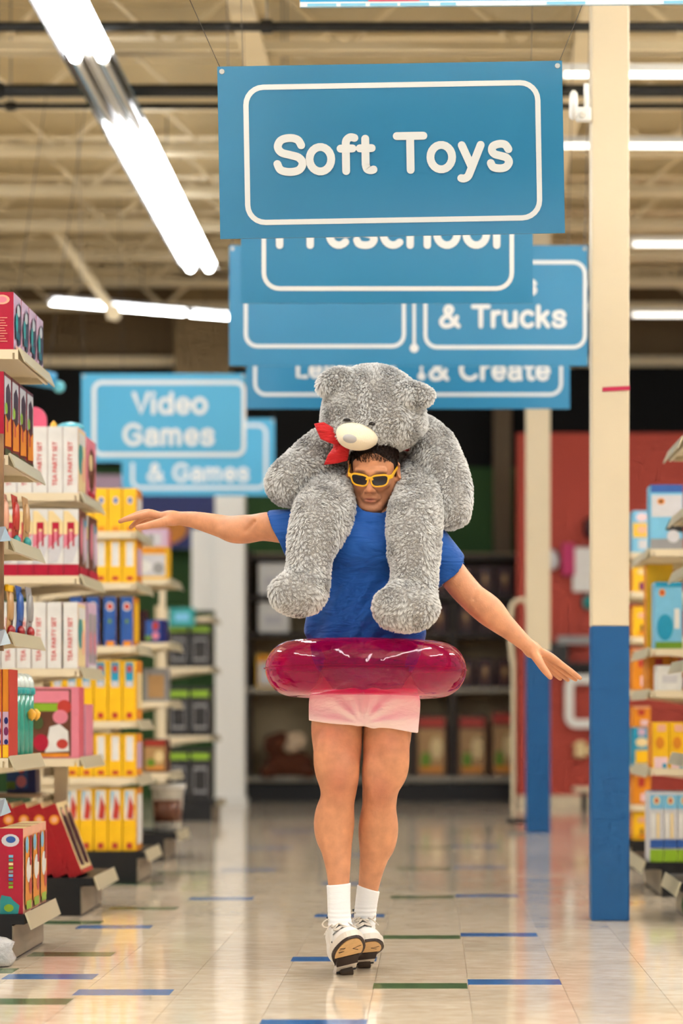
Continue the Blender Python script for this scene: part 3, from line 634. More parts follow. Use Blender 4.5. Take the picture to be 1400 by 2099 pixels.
ST = {
 'doll1': dict(body=CRIM, front=LIL, top=CRM, prints=[('C', DISC(.5, .87, .34, .085), PEACH), ('C', DISC(.5, .87, .22, .055), PINK)] + [('C', R4(.12, .14+.045*i, .74-(i % 3)*.06, .15+.045*i), PEACH) for i in range(10)] +
    [('A', [(.42, .10), (.72, .16), (.84, .5), (.80, .84), (.5, .88), (.40, .6)], PLUM), ('A', DISC(.45, .72, .2, .10), LGRY), ('A', DISC(.22, .48, .16, .18), TEAL), ('A', [(.1, .2), (.6, .22), (.5, .34), (.12, .34)], TEALD), ('A', R4(.05, .02, .9, .08), PEACH)]),
 'doll2': dict(body=CRIM, front=DRED, top=CRM, spine=CRIM, prints=[('A', R4(.06, .5, .94, .96), LGRY), ('A', [(.2, .42), (.85, .42), (.9, .8), (.6, .9), (.25, .82)], PLUM), ('A', DISC(.28, .58, .18, .07), LIME), ('A', [(.1, .12), (.95, .15), (.9, .5), (.5, .42), (.15, .5)], ORG), ('A', R4(.3, .3, .5, .45), BKRED), ('A', R4(.05, .02, .95, .1), OLIVE)]),
 'tea': dict(body=WH, front=LPINK, prints=[('A', R4(.04, .03, .96, .97), CRM), ('A', DISC(.35, .55, .3, .25), TEAL), ('A', DISC(.7, .4, .22, .2), PEACH), ('A', R4(.1, .75, .9, .93), WH)],
    text=[('TEA PARTY SET', .5, .44, .028, paint('tea_red', (214, 60, 66)))]),
 'teapink': dict(body=PINK, front=PINK, prints=[('A', DISC(.5, .5, .38, .36), BRN), ('A', DISC(.4, .62, .2, .14), CRM), ('A', R4(.1, .04, .9, .14), CRIM)]),
 'stripe': dict(body=LPINK, front=BRN, spine=WH, prints=[('C', R4(0, 0, 1, .17), CRIM), ('C', [(0, .62), (1, .62), (1, .80), (.3, .97), (0, .97)], CRM), ('C', [(0, .40), (1, .62), (0, .62)], PINK), ('C', [(0, .17), (.0, .38), (1, .62), (1, .44), (.6, .2)], LGRY), ('C', R4(.25, .40, .38, .80), CRIM), ('C', R4(.25, .70, .72, .80), CRIM), ('C', R4(.60, .44, .72, .80), CRIM), ('C', R4(.4, .55, .6, .66), PINK),
    ('A', R4(0, 0, 1, .14), CRIM), ('A', DISC(.25, .6, .14, .3), PINK), ('A', DISC(.72, .55, .16, .32), LIL), ('A', R4(.45, .2, .55, .9), LGRY), ('A', DISC(.7, .82, .12, .06), BCYAN)]),
 'lildoll': dict(body=LIL, front=LIL, prints=[('A', R4(.08, .1, .45, .84), GRY), ('A', R4(.55, .1, .92, .84), GRY), ('A', DISC(.27, .4, .12, .18), PINK), ('A', DISC(.73, .4, .12, .18), PINK), ('A', R4(.1, .02, .9, .07), WH)]),
 'playset': dict(body=PINK, spine=PINK, front=paint('rose', (206, 92, 108)), prints=[('C', R4(.0, .03, .84, .97), BRN), ('C', R4(.05, .78, .80, .95), PINK), ('C', R4(.0, .66, .62, .77), LIME), ('C', DISC(.7, .72, .15, .10), BKRED), ('C', DISC(.62, .58, .16, .10), PINK), ('C', [(.3, .08), (.8, .1), (.78, .38), (.6, .48), (.4, .44)], WH), ('C', DISC(.22, .22, .16, .12), CRIM), ('C', DISC(.66, .2, .12, .07), BKRED), ('C', R4(.0, .02, .8, .07), ORG), ('C', DISC(.15, .5, .12, .1), OLIVE)]),
 'slimlilac': dict(body=LIL, front=PINK, prints=[('C', R4(.2, .1, .8, .72), LGRY), ('C', R4(.42, .2, .58, .68), GRY)]),
 'redlean': dict(body=REDB, front=CRM, top=ORG, prints=[('C', DISC(.5, .80, .36, .065), ORG), ('C', DISC(.5, .80, .2, .036), PEACH), ('A', R4(0, 0, 1, .06), BKRED), ('A', [(.1, .12), (.42, .1), (.46, .8), (.35, .93), (.18, .92), (.08, .7)], PLUM), ('A', [(.55, .12), (.88, .1), (.92, .8), (.8, .95), (.62, .93), (.52, .7)], PLUM), ('A', DISC(.28, .86, .1, .05), PEACH), ('A', DISC(.74, .87, .1, .05), PEACH)]),
 'gamered': dict(body=CRIM, front=PEACH, top=CRM, prints=[('C', DISC(.48, .86, .37, .075), LGRY), ('C', DISC(.5, .87, .2, .04), BLU), ('C', [(.06, .0), (.8, .0), (.86, .1), (.6, .16), (.5, .2), (.12, .22), (.06, .16)], TEAL), ('C', DISC(.42, .07, .2, .045), LIME)] +
    [('C', R4(.42, .66-.045*i, .60, .69-.045*i), [SKY, TEAL, CRM, LIME, GRY, SKY, BLU, GRN, LIME][i]) for i in range(9)] +
    [('A', R4(.1, .1, .9, .9), ORG), ('A', DISC(.3, .8, .2, .1), SKY), ('A', DISC(.5, .5, .3, .15), WH), ('A', DISC(.7, .3, .18, .1), BKRED), ('A', R4(.2, .04, .8, .14), LIME), ('A', R4(.6, .55, .8, .9), CRIM)]),
 'yel_a': dict(body=YEL, front=ORG, spine=YEL, prints=[('C', DISC(.55, .72, .22, .09), LGRY), ('C', DISC(.55, .72, .14, .055), BLU), ('C', R4(.3, .02, .8, .12), ORG), ('A', R4(.1, .2, .9, .8), WH)]),
 'yel_b': dict(body=YEL, front=ORG, spine=YEL, prints=[('C', R4(.25, .38, .8, .94), WH), ('C', R4(.3, .06, .75, .15), BKRED), ('A', R4(.1, .2, .9, .8), LIL)]),
 'blu_s': dict(body=BLU, front=ORG, spine=BLU, prints=[('C', DISC(.5, .80, .32, .09), WH), ('C', DISC(.5, .80, .24, .065), BKRED), ('C', R4(.2, .0, .85, .1), ORG), ('C', DISC(.5, .5, .14, .04), GRN), ('A', R4(.1, .1, .9, .9), YEL)]),
 'yel_c': dict(body=YEL, front=ORG, spine=YEL, prints=[('C', R4(.2, .58, .8, .97), BCYAN), ('C', DISC(.5, .86, .2, .06), BKRED), ('C', R4(.25, .56, .75, .66), LGRY), ('C', R4(.3, .05, .7, .14), BKRED), ('A', R4(.1, .2, .9, .8), CRM)]),
 'yel_d': dict(body=YEL, front=ORG, spine=YEL, prints=[('C', R4(.15, .5, .85, .97), WH), ('C', [(.15, .6), (.4, .95), (.2, .95)], SKY), ('C', [(.3, .52), (.75, .5), (.85, .7), (.5, .9), (.42, .72)], BKRED), ('C', R4(.3, .04, .7, .13), BKRED), ('A', R4(.1, .1, .9, .9), WH)]),
 'yel_pic': dict(body=YEL, front=YEL, spine=YEL, prints=[('C', R4(.06, .1, .94, .78), LGRY), ('C', DISC(.35, .4, .22, .2), WH), ('C', DISC(.75, .35, .15, .18), GRY), ('C', R4(.05, .82, .95, .96), ORG)]),
 'crate_blk': dict(body=DGRY, front=DGRY, spine=DGRY, prints=[('C', R4(.04, .80, .96, .92), LIME), ('C', R4(.15, .15, .85, .65), GRY), ('C', R4(.2, .2, .8, .6), DGRY)]),
 'blue_pic': dict(body=NAVY, front=NAVY, spine=NAVY, prints=[('C', R4(.0, .12, .72, .95), BLU), ('C', DISC(.5, .72, .16, .2), BKRED), ('C', DISC(.5, .3, .18, .16), PINK), ('C', R4(0, .1, .3, .3), GRN)]),
 'bigblue': dict(body=SKY, front=SKY, spine=SKY, prints=[('C', R4(0, .88, 1, 1), BLU), ('C', R4(.03, .50, .97, .84), LGRY), ('C', DISC(.32, .74, .12, .05), ORG), ('C', DISC(.32, .74, .06, .03), BRN), ('C', R4(0, 0, 1, .16), GRY), ('C', [(.45, .3), (1, .26), (1, .48), (.6, .46)], DGRY), ('C', DISC(.7, .2, .2, .1), LGRY)]),
 'midblue': dict(body=SKY, front=SKY, spine=SKY, prints=[('C', DISC(.36, .32, .3, .2), BCYAN), ('C', DISC(.25, .84, .12, .06), ORG), ('C', DISC(.25, .84, .07, .03), BKRED), ('C', R4(.7, .3, .9, .6), WH), ('C', R4(0, 0, 1, .1), GRN), ('C', R4(.0, .93, 1, 1), BCYAN)]),
 'ry1': dict(body=YEL, front=ORG, spine=YEL, prints=[('C', DISC(.5, .7, .24, .1), PEACH), ('C', R4(.42, .1, .58, .4), BRN), ('C', R4(.3, .06, .7, .18), ORG)]),
 'ry2': dict(body=YEL, front=ORG, spine=ORG, prints=[('C', R4(.3, .55, .66, .84), BKRED), ('C', R4(.45, .1, .85, .34), LPINK), ('C', R4(.05, .9, .95, .98), PEACH)]),
 'ry3': dict(body=YEL, front=ORG, spine=YEL, prints=[('C', R4(.1, .0, .9, .24), LPINK), ('C', R4(.6, .0, .85, .1), BCYAN), ('C', DISC(.45, .55, .26, .14), ORG), ('C', R4(.3, .8, .8, .95), PEACH)]),
 'rcyan': dict(body=BCYAN, front=BCYAN, spine=BCYAN, prints=[('C', R4(.14, .08, .88, .42), YEL), ('C', DISC(.5, .62, .36, .12), CRM), ('C', R4(.3, .8, .7, .97), LIL)]),
 'rmix': dict(body=SKY, front=SKY, spine=SKY, prints=[('C', R4(0, .36, 1, .70), YEL), ('C', DISC(.5, .54, .3, .1), PEACH), ('C', DISC(.5, .84, .32, .1), LPINK), ('C', R4(.3, .08, .9, .3), LGRY)]),
 'rlong': dict(body=SKY, front=LGRY, spine=LGRY, prints=[('C', R4(0, .76, 1, .96), SKY), ('C', DISC(.5, .88, .26, .06), CRM), ('C', DISC(.5, .88, .12, .04), BKRED), ('C', R4(.1, .34, .42, .7), WH), ('C', R4(.5, .34, .72, .7), CRM), ('C', R4(0, .2, 1, .32), BLU), ('C', R4(0, 0, 1, .18), LIME)]),
 'rgrey': dict(body=GRY, front=GRY, spine=GRY, prints=[('C', R4(.2, .1, .9, .8), TAN)]),
 'ryp': dict(body=YEL, front=ORG, spine=YEL, prints=[('C', R4(.35, .05, .95, .34), PURP), ('C', DISC(.5, .7, .25, .1), CRM)]),
 'whbox': dict(body=WH, front=WH, spine=WH, prints=[('C', R4(.2, .3, .8, .6), LGRY)]),
 'brn': dict(body=BRN, front=BRN, spine=BRN, prints=[('C', R4(.06, .06, .94, .78), TAN), ('C', DISC(.32, .28, .18, .14), GRN), ('C', DISC(.68, .48, .2, .18), CRM), ('C', R4(.12, .1, .88, .18), ORG), ('C', R4(.05, .82, .95, .96), BKRED)]),
 'darkred': dict(body=PLUM, front=PLUM, spine=PLUM, prints=[('C', DISC(.5, .5, .3, .3), BRN), ('C', DISC(.5, .6, .16, .16), TAN)]),
}

# ------------------------------------------------------------------ shelving units
def unit(label, side, ya, yb, xf, xfb, xplinth, levels, depth=.55, top=None, posts=True, grp='end-of-row shelf units'):
    """levels: heights of shelf tops; xf front edge of shelves, xfb front edge of the base deck"""
    s = -side                                    # direction towards the aisle along X
    ym = (ya+yb)/2
    t = thing('shelf_unit', label, 'shelf', (xf-s*depth/2, ym, 0), grp)
    ox = xf-s*depth/2
    bx = lambda mb, xa, xb, y0, y1, z0, z1, m: mb.box(min(xa, xb)-ox, max(xa, xb)-ox, y0-ym, y1-ym, z0, z1, m)
    xb = xf-s*depth
    mb = MB(); bx(mb, xb, xplinth, ya, yb, 0, .13, BLACK); mb.build('plinth', t)
    mb = MB(); bx(mb, xplinth, xplinth+s*.006, ya+.006, yb-.006, .008, .125, KICK); mb.build('kick_plate', t)
    mb = MB(); bx(mb, xb, xfb, ya, yb, .13, .165, BLACK); d = mb.build('base_deck', t)
    def lip(parent, x, z, w=.045):
        mb = MB(); a, b_ = x-ox, x+s*.022-ox
        pts = [(a, ya-ym, z+.004), (b_, ya-ym, z-w), (b_+s*.005, ya-ym, z-w+.002), (a+s*.006, ya-ym, z+.008)]
        n = 4; vs = pts + [(p[0], yb-ym, p[2]) for p in pts]
        mb.add(vs, [(0, 1, 2, 3), (7, 6, 5, 4)] + [(i, 4+i, 4+(i+1) % 4, (i+1) % 4) for i in range(4)], STRIP); mb.build('price_strip', parent)
    lip(d, xfb, .165, .055)
    for (z, xfi) in levels:
        mb = MB(); bx(mb, xb, xfi, ya, yb, z-.012, z, SHELF)
        bx(mb, xfi-s*.012, xfi, ya, yb, z-.035, z-.012, SHELF)
        for y_ in (ya, yb-.012): bx(mb, xb, xfi-s*.02, y_, y_+.012, z-.034, z-.012, SHELF)
        sh = mb.build('shelf', t); lip(sh, xfi, z)
        for y_ in (ya+.02, yb-.035):
            mb = MB(); vs = [(xb, z-.012), (xfi-s*.06, z-.012), (xfi-s*.06, z-.03), (xb, z-.09)]
            mb.hexa([(vs[0][0]-ox, y_-ym, vs[0][1]), (vs[1][0]-ox, y_-ym, vs[1][1]), (vs[1][0]-ox, y_+.006-ym, vs[1][1]), (vs[0][0]-ox, y_+.006-ym, vs[0][1]), (vs[3][0]-ox, y_-ym, vs[3][1]), (vs[2][0]-ox, y_-ym, vs[2][1]), (vs[2][0]-ox, y_+.006-ym, vs[2][1]), (vs[3][0]-ox, y_+.006-ym, vs[3][1])], SHELF); mb.build('bracket', sh)
    tz = top or (max(z for z, _ in levels)+.3)
    for y_ in (ya+.05, yb-.09):
        mb = MB(); bx(mb, xb-s*.03, xb, y_, y_+.04, .13, tz, SHELF); mb.build('upright', t)
    mb = MB(); bx(mb, xb-s*.05, xb-s*.03, ya, yb, .13, tz, mat('back_panel', (206, 190, 156), .6)); mb.build('back_panel', t)
    return t

# left side, nearest first
uA = unit('nearest left shelf unit stocked with crimson doll boxes', -1, 8.6, 9.27, -1.51, -1.452, -1.497, [(2.176, -1.475), (1.80, -1.51), (1.50, -1.51), (1.165, -1.51), (.722, -1.51)])
uB = unit('second left shelf unit, with the white tea set boxes', -1, 10.5, 11.15, -1.53, -1.475, -1.53, [(1.838, -1.535), (1.478, -1.535), (1.075, -1.535), (.684, -1.535)], top=2.1)
uC = unit('third left shelf unit, full of yellow boxes', -1, 12.5, 13.1, -1.525, -1.49, -1.53, [(1.82, -1.535), (1.555, -1.535), (1.228, -1.535), (.838, -1.535), (.548, -1.535)], depth=.5, top=2.0)
uD = unit('fourth left shelf unit behind the yellow boxes', -1, 14.4, 15.0, -1.57, -1.53, -1.60, [(1.68, -1.57), (1.30, -1.57), (.95, -1.57), (.52, -1.57)], depth=.36, top=1.95)
uE = unit('farthest left shelf unit with black crates', -1, 19.6, 20.3, -1.78, -1.76, -1.79, [(1.66, -1.80), (1.25, -1.80), (.69, -1.80)], depth=.42, top=1.75)
mb = MB(); mb.box(-.02, .02, -.02, .02, 0, 2.0, SHELF); o = mb.build('display_post'); o.location = (P(333, 0, 17.2).x, 17.2, 0); tag(o, 'slim cream post standing beside the black crates', 'post')
mb = MB(); mb.box(-.05, .05, -.05, .05, 0, .02, SHELF); mb.build('foot_plate', o)

cnt = 0
def row(name, desc, cat, group, n, fx, fy, fz, dims, style, side=-1, rot=(0, 0, 0), where='', frm='from the aisle'):
    for i in range(n):
        lab = f'{desc}, {ORD[i]} {frm} {where}' if n > 1 else f'{desc} {where}'
        product(name, lab, cat, group, fx(i), fy(i), fz if not callable(fz) else fz(i), dims, ST[style] if isinstance(style, str) else ST[style[i % len(style)]], side, rot)
# unit A
row('doll_box', 'crimson doll box', 'box', 'doll boxes on the topmost shelf', 4, lambda i: -1.535, lambda i: 8.69+i*.165, 2.177, (.084, .155, .205), 'doll1', where='on the topmost left shelf', frm='from the camera')
row('doll_box', 'tall crimson doll box', 'box', 'tall doll boxes', 4, lambda i: -1.565, lambda i: 8.70+i*.162, 1.801, (.07, .15, .30), 'doll2', where='on the nearest left unit', frm='from the camera')
def blister(label, x, y, z, h, m_card, m_foot, m_cap, group):
    t = thing('blister_pack', label, 'toy pack', (x, y, z), group)
    mb = MB(); n = 6
    prof = [(.004*math.sin(i/n*3.1)*2, i/n*h) for i in range(n+1)]
    for i in range(n):
        (a, z0), (b_, z1) = prof[i], prof[i+1]
        mb.hexa([(a, -.06, z0), (a+.003, -.06, z0), (a+.003, .06, z0), (a, .06, z0), (b_, -.06, z1), (b_+.003, -.06, z1), (b_+.003, .06, z1), (b_, .06, z1)], m_card)
    mb.build('card', t)
    mb = MB(); mb.lathe((.012, -.0, .0), [(.004, .0), (.013, .006), (.015, .02), (.012, .034), (.003, .042)], m_foot, 10, sy=3.2); mb.build('toy_foot', t, True)
    mb = MB(); mb.lathe((.010, .0, h*.3), [(.002, 0), (.010, .006), (.012, h*.3), (.009, h*.52), (.002, h*.58)], m_card, 10, sy=4); mb.build('bubble', t, True)
    if m_cap: mb = MB(); mb.box(-.001, .016, -.062, .062, h-.026, h, m_cap); mb.build('hang_tab', t, bevel=.005)
    return t
for i in range(5):
    blister(f'brown toy pack with teal feet, {ORD[i]} from the aisle on the nearest left unit', -1.535-.024*i, 8.72+.09*(4-i), 1.501, .19, [TAN, BKRED, PEACH, BRN, PURP][i], TEAL, TEAL if i == 4 else None, 'toy packs with teal feet')
for i in range(6):
    blister(f'blue toy pack with red feet, {ORD[i]} from the aisle on the nearest left unit', -1.53-.022*i, 8.70+.085*(5-i), 1.166, .19, [GRY, BLU, TAN, BCYAN, GRY, TEALD][i], REDB, YEL if i in (2, 5, 3) else None, 'toy packs with red feet')
ST['orgthin'] = dict(body=ORG, front=BKRED, spine=ORG, prints=[('C', R4(0, .15, .85, .52), LIL), ('C', DISC(.5, .42, .3, .04), NAVY), ('C', DISC(.5, .30, .34, .05), PURP), ('C', DISC(.5, .18, .3, .03), NAVY), ('C', R4(0, .0, .85, .14), YEL), ('C', R4(.86, 0, 1, 1), BKRED)])
row('puzzle_box', 'thin orange box with lilac art', 'box', 'thin orange boxes', 4, lambda i: -1.520-i*.026, lambda i: 8.70, .723, (.024, .17, .315), 'orgthin', where='beside teal tumblers')
TEALG = mat('teal_tumbler', (52, 150, 132), .15, spec=.8); CLEAR = mat('clear_lid', (214, 226, 222), .08, spec=.9); HOOK = mat('tumbler_mouth', (244, 178, 60), .4)
for i in range(4):
    t = thing('toy_tumbler', f'teal toy tumbler with clear domed lid, {ORD[i]} from the camera', 'tumbler', (-1.545, 8.865+.10*i, .723), 'teal tumblers')
    mb = MB(); mb.lathe((0, 0, 0), [(.024, 0), (.030, .004), (.031, .1), (.034, .235), (.030, .238)], TEALG, 18); mb.build('cup', t, True)
    mb = MB(); mb.lathe((0, 0, .228), [(.037, 0), (.039, .004), (.039, .022), (.036, .026)], TEAL, 18); mb.build('rim', t, True)
    mb = MB(); mb.lathe((0, 0, .253), [(.035, 0), (.034, .02), (.027, .04), (.014, .052), (.001, .056)], CLEAR, 18); mb.build('domed_lid', t, True)
    if i > 1: mb = MB(); mb.lathe((.042, -.005, .13), [(.002, 0), (.014, .012), (.018, .03), (.004, .045)], HOOK, 10); mb.build('yellow_beak', t, True)
row('game_box', 'crimson game box', 'box', 'crimson game boxes on the floor deck', 3, lambda i: -1.505-i*.005, lambda i: 8.71+i*.20, .1655, (.087, .17, [.305, .305, .305][0]), 'gamered', where='on the nearest bottom deck', frm='from the camera', rot=(0, 0, 0))
product('game_box', 'dark edged game box half hidden at the left frame edge', 'box', 'crimson game boxes on the floor deck', -1.60, 8.71, .1655, (.07, .17, .30), ST['yel_b'])
# wood-look side display at the frame edge
t = thing('side_display', 'wood patterned side display at the left frame edge', 'display', (-1.70, 8.47, .0))
mb = MB(); mb.box(-.25, .196, -.012, .012, 1.10, 1.86, mat('wood_print', (128, 98, 68), .4, noise=.4, nscale=7)); mb.build('panel', t)
for z in (1.525, 1.165, .575):
    mb = MB(); mb.hexa([(-.25, -.11, z-.05), (.205, -.11, z-.05), (.225, -.012, z-.04), (-.25, -.012, z-.04), (-.25, -.115, z), (.20, -.115, z), (.205, -.012, z+.01), (-.25, -.012, z+.01)], mat('clear_strip', (150, 170, 184), .2)); mb.build('price_strip', t)
for z in (1.70, 1.30, .55):
    mb = MB(); mb.box(-.20, -.17, -.02, .13, z-.015, z+.015, STEEL); mb.build('bracket', t)
# clear bag on the floor by the plinth
mb = MB(); mb.lathe((0, 0, 0), [(.01, 0), (.05, .004), (.066, .03), (.05, .06), (.06, .085), (.03, .10), (.002, .105)], mat('crumpled_plastic', (196, 198, 200), .2, bump=.8, bscale=40), 14); o = mb.build('plastic_bag', None, True); o.location = (-1.515, 8.50, 0); o.location.y = 8.42; tag(o, 'crumpled clear plastic bag at the lower left edge', 'bag')
# unit B
row('tea_set_box', 'white tea party set box', 'box', 'tea set boxes on the upper shelf', 6, lambda i: -1.575-i*.0665, lambda i: 10.63, 1.839, (.064, .24, .288), 'tea', where='on the upper shelf')
product('toy_box', 'pink toy box behind the upper white tea set boxes', 'box', 'pink toy boxes', -1.585, 10.93, 1.839, (.085, .28, .275), ST['teapink'])
row('doll_box', 'striped box with crimson base', 'box', 'striped boxes with crimson base', 6, lambda i: -1.572-i*.0665, lambda i: 10.63, 1.479, (.065, .24, .29), 'stripe', where='on the second left unit')
product('doll_box', 'striped pink box behind the row with crimson bases', 'box', 'striped boxes with crimson base', -1.575, 10.92, 1.479, (.08, .28, .285), ST['stripe'])
row('tea_set_box', 'white tea party set box', 'box', 'tea set boxes on the lower shelf', 6, lambda i: -1.575-i*.0665-(.004 if i else 0), lambda i: 10.63, 1.076, (.062, .24, .288), 'tea', where='below the striped boxes')
product('doll_box', 'lilac twin doll box behind the lower white tea set boxes', 'box', 'lilac doll boxes', -1.578, 10.93, 1.076, (.08, .28, .30), ST['lildoll'])
product('playset_box', 'pink playset box with a picture of dolls under the white boxes', 'box', 'pink boxes above the red ones', -1.645, 10.60, .685, (.21, .16, .31), ST['playset'])
product('doll_box', 'slim lilac box beside the pink playset box', 'box', 'pink boxes above the red ones', -1.575, 10.86, .685, (.065, .24, .235), ST['slimlilac'])
row('doll_box', 'leaning red doll box', 'box', 'leaning red boxes', 7, lambda i: -1.555-i*.0665, lambda i: 10.70, .170, (.062, .32, .33), 'redlean', rot=(0, math.radians(-21), 0), where='on the bottom deck')
product('picture_box', 'dark blue picture box on the low back shelf left of the cream post', 'box', None, -1.865, 11.02, .52, (.13, .12, .17), ST['blue_pic'])
mb = MB(); mb.box(-.24, .0, -.1, .1, 0, .018, SHELF); o = mb.build('low_shelf'); o.location = (-1.77, 11.02, .50); o.parent = None; tag(o, 'low cream shelf plank behind the leaning red boxes', 'shelf')
for x_ in (-1.69,):
    mb = MB(); mb.box(-.03, .03, -.02, .02, 0, .30, SHELF); mb.box(-.04, .04, -.03, .03, .30, .31, SHELF); o = mb.build('shelf_post'); o.location = (x_, 11.0, .37); mb2 = MB(); mb2.box(-.03, .03, -.02, .02, -.37+.165, 0, SHELF); mb2.build('lower_post', o); tag(o, 'short cream post behind the leaning red boxes', 'post')
# pink arch-top board on top of unit B
mb = MB(); arc = [(-.05, 0), (.05, 0)] + [(.05*math.cos(math.radians(a)), .05+.055*math.sin(math.radians(a))) for a in range(0, 181, 15)]
n = len(arc); mb.add([(a, y_, b_) for y_ in (-.012, .012) for a, b_ in arc], [tuple(range(n)), tuple(range(2*n-1, n-1, -1))] + [(i, n+i, n+(i+1) % n, (i+1) % n) for i in range(n)], paint('dome_pink', (216, 88, 118)))
o = mb.build('arch_toy'); o.location = (-1.755, 10.68, 2.127); tag(o, 'pink arch shaped toy on top of the white tea set boxes', 'toy')
# crumpled toy on the white boxes
mb = MB(); mb.lathe((0, 0, 0), [(.01, 0), (.035, .004), (.04, .02), (.025, .034), (.002, .04)], paint('aqua_toy', (90, 180, 200)), 10, sx=1.6); o = mb.build('plush_toy', None, True); o.location = (-1.60, 10.68, 2.127)
mb = MB(); mb.lathe((-.075, 0, 0), [(.006, 0), (.016, .01), (.014, .03), (.002, .045)], HOOK, 8); mb.build('yellow_tail', o, True); tag(o, 'small aqua toy lying on top of the white tea set boxes', 'toy')
# unit C
Cg = 'yellow boxes of the third left unit'
row('toy_box', 'tall yellow box with blue badge', 'box', Cg, 5, lambda i: -1.572-i*.0745, lambda i: 12.66, 1.821, (.07, .26, .225), 'yel_a', where='beside the Video Games sign')
row('toy_box', 'yellow box with white window', 'box', Cg, 5, lambda i: -1.572-i*.0745, lambda i: 12.66, 1.556, (.07, .26, .225), 'yel_b', where='under the pointing hand')
row('toy_box', 'blue box with red badge', 'box', Cg, 4, lambda i: -1.585-i*.088, lambda i: 12.66, 1.229, (.064, .26, .255), 'blu_s', where='on the third left unit')
row('toy_box', 'yellow box with cyan picture', 'box', Cg, 6, lambda i: -1.572-i*.0745, lambda i: 12.66, .839, (.07, .26, .315), 'yel_c', where='under the blue boxes')
row('toy_box', 'yellow box with small white print', 'box', Cg, 5, lambda i: -1.572-i*.0745, lambda i: 12.66, .549, (.07, .26, .225), 'yel_b', where='on the lowest cream shelf')
row('toy_box', 'yellow box with red figure', 'box', Cg, 5, lambda i: -1.572-i*.0745, lambda i: 12.66, .166, (.07, .26, .325), 'yel_d', where='on the black deck')
# unit D
product('toy_box', 'yellow picture box on the fourth left unit', 'box', None, -1.70, 14.60, 1.681, (.22, .2, .195), ST['yel_pic'])
product('toy_box', 'lilac box on top of the yellow picture box', 'box', None, -1.69, 14.60, 1.878, (.20, .18, .11), ST['slimlilac'])
product('toy_box', 'small navy box under the yellow picture box', 'box', None, -1.66, 14.56, 1.301, (.12, .16, .14), ST['blue_pic'])
for i, (z, m_) in enumerate(((.951, GRY), (.521, TAN), (1.301, OLIVE))):
    product('plush_box', f'dull {["grey", "tan", "olive"][i]} box on the fourth left unit', 'box', None, -1.68-(.13 if i == 2 else 0), 14.72, z, (.14, .2, .2), ST[['rgrey', 'brn', 'darkred'][i]])
t = thing('clear_bin', 'clear plastic bin of brown toys at the foot of the left shelves', 'bin', (P(343, 0, 14.6).x, 14.62, .166))
mb = MB(); mb.lathe((0, 0, 0), [(.075, 0), (.08, .004), (.098, .25), (.105, .262), (.105, .27), (.09, .27)], mat('bin_plastic', (176, 170, 158), .2, noise=.3, nscale=14), 4+12, sy=.9); mb.build('tub', t, True)
mb = MB(); mb.lathe((0, 0, .26), [(.10, 0), (.112, .0), (.112, .022), (.09, .03), (.001, .03)], mat('bin_lid', (208, 206, 200), .25), 16, sy=.9); mb.build('lid', t)
mb = MB(); mb.lathe((0, -.004, .06), [(.084, 0), (.092, .13)], BRN, 16, sy=.9); mb.build('contents', t, True)
# unit E
for i, z in enumerate((1.251, .691, .166)):
    for j in range(2):
        product('black_crate', f'black crate with lime band, {["upper", "middle", "lowest"][i]} shelf, {["right", "left"][j]} one', 'crate', 'black crates on the farthest left unit', -1.89-j*.175, 19.78, z, (.165, .28, [.36, .40, .42][i]), ST['crate_blk'])

mb = MB(); mb.box(-.105, .105, -.006, .006, 0, .15, TEAL); mb.box(-.06, .06, -.008, -.006, .04, .11, SKY); mb.box(-.004, .004, -.004, .02, .12, .16, STEEL); o = mb.build('price_card'); o.location = (P(373, 0, 19.57).x, 19.572, 1.58); tag(o, 'teal price card hanging above the black crates', 'card')
# navy wall banner far left
t = thing('wall_banner', 'navy banner with orange shape behind the far left shelves', 'banner', (P(330, 0, 24.6).x, 24.6, 2.55))
mb = MB(); mb.box(-.75, .68, 0, .03, 0, .75, paint('banner_navy', (20, 40, 120))); mb.build('panel', t)
mb = MB(); mb.lathe((.05, -.006, .2), [(.16, 0), (.16, .005)], ORG, 12, axis='Y', sx=1.4); mb.build('orange_shape', t)
mb = MB(); mb.box(-.75, -.35, -.004, 0, .45, .75, LIL); mb.build('pale_block', t)
for x in (-.6, .55): mb = MB(); mb.box(x-.02, x+.02, .03, .40, .6, .64, STEEL); mb.build('wall_arm', t)
# blue tube toy hung from the ceiling
t = thing('foam_tube', 'blue foam tube hanging in the dark above the doll boxes', 'toy', P(80, 775, 15.0), rot=(0, math.radians(8), math.radians(20)))
FB = paint('foam_blue', (60, 150, 200), .6)
mb = MB(); mb.cyl((-.3, 0, 0), (.10, 0, 0), .05, .05, FB, 14); mb.build('tube', t, False)
mb = MB(); mb.lathe((.13, 0, -.03), [(.01, -.03), (.032, -.02), (.038, 0), (.032, .02), (.01, .03)], paint('foam_cyan', (110, 205, 225), .4), 14, axis='Y'); mb.build('knob', t, True)
for x in (-.2, .05): mb = MB(); mb.cyl((x, 0, .04), (x, 0, 1.75), .002, .002, WIRE, 5); mb.build('wire', t)

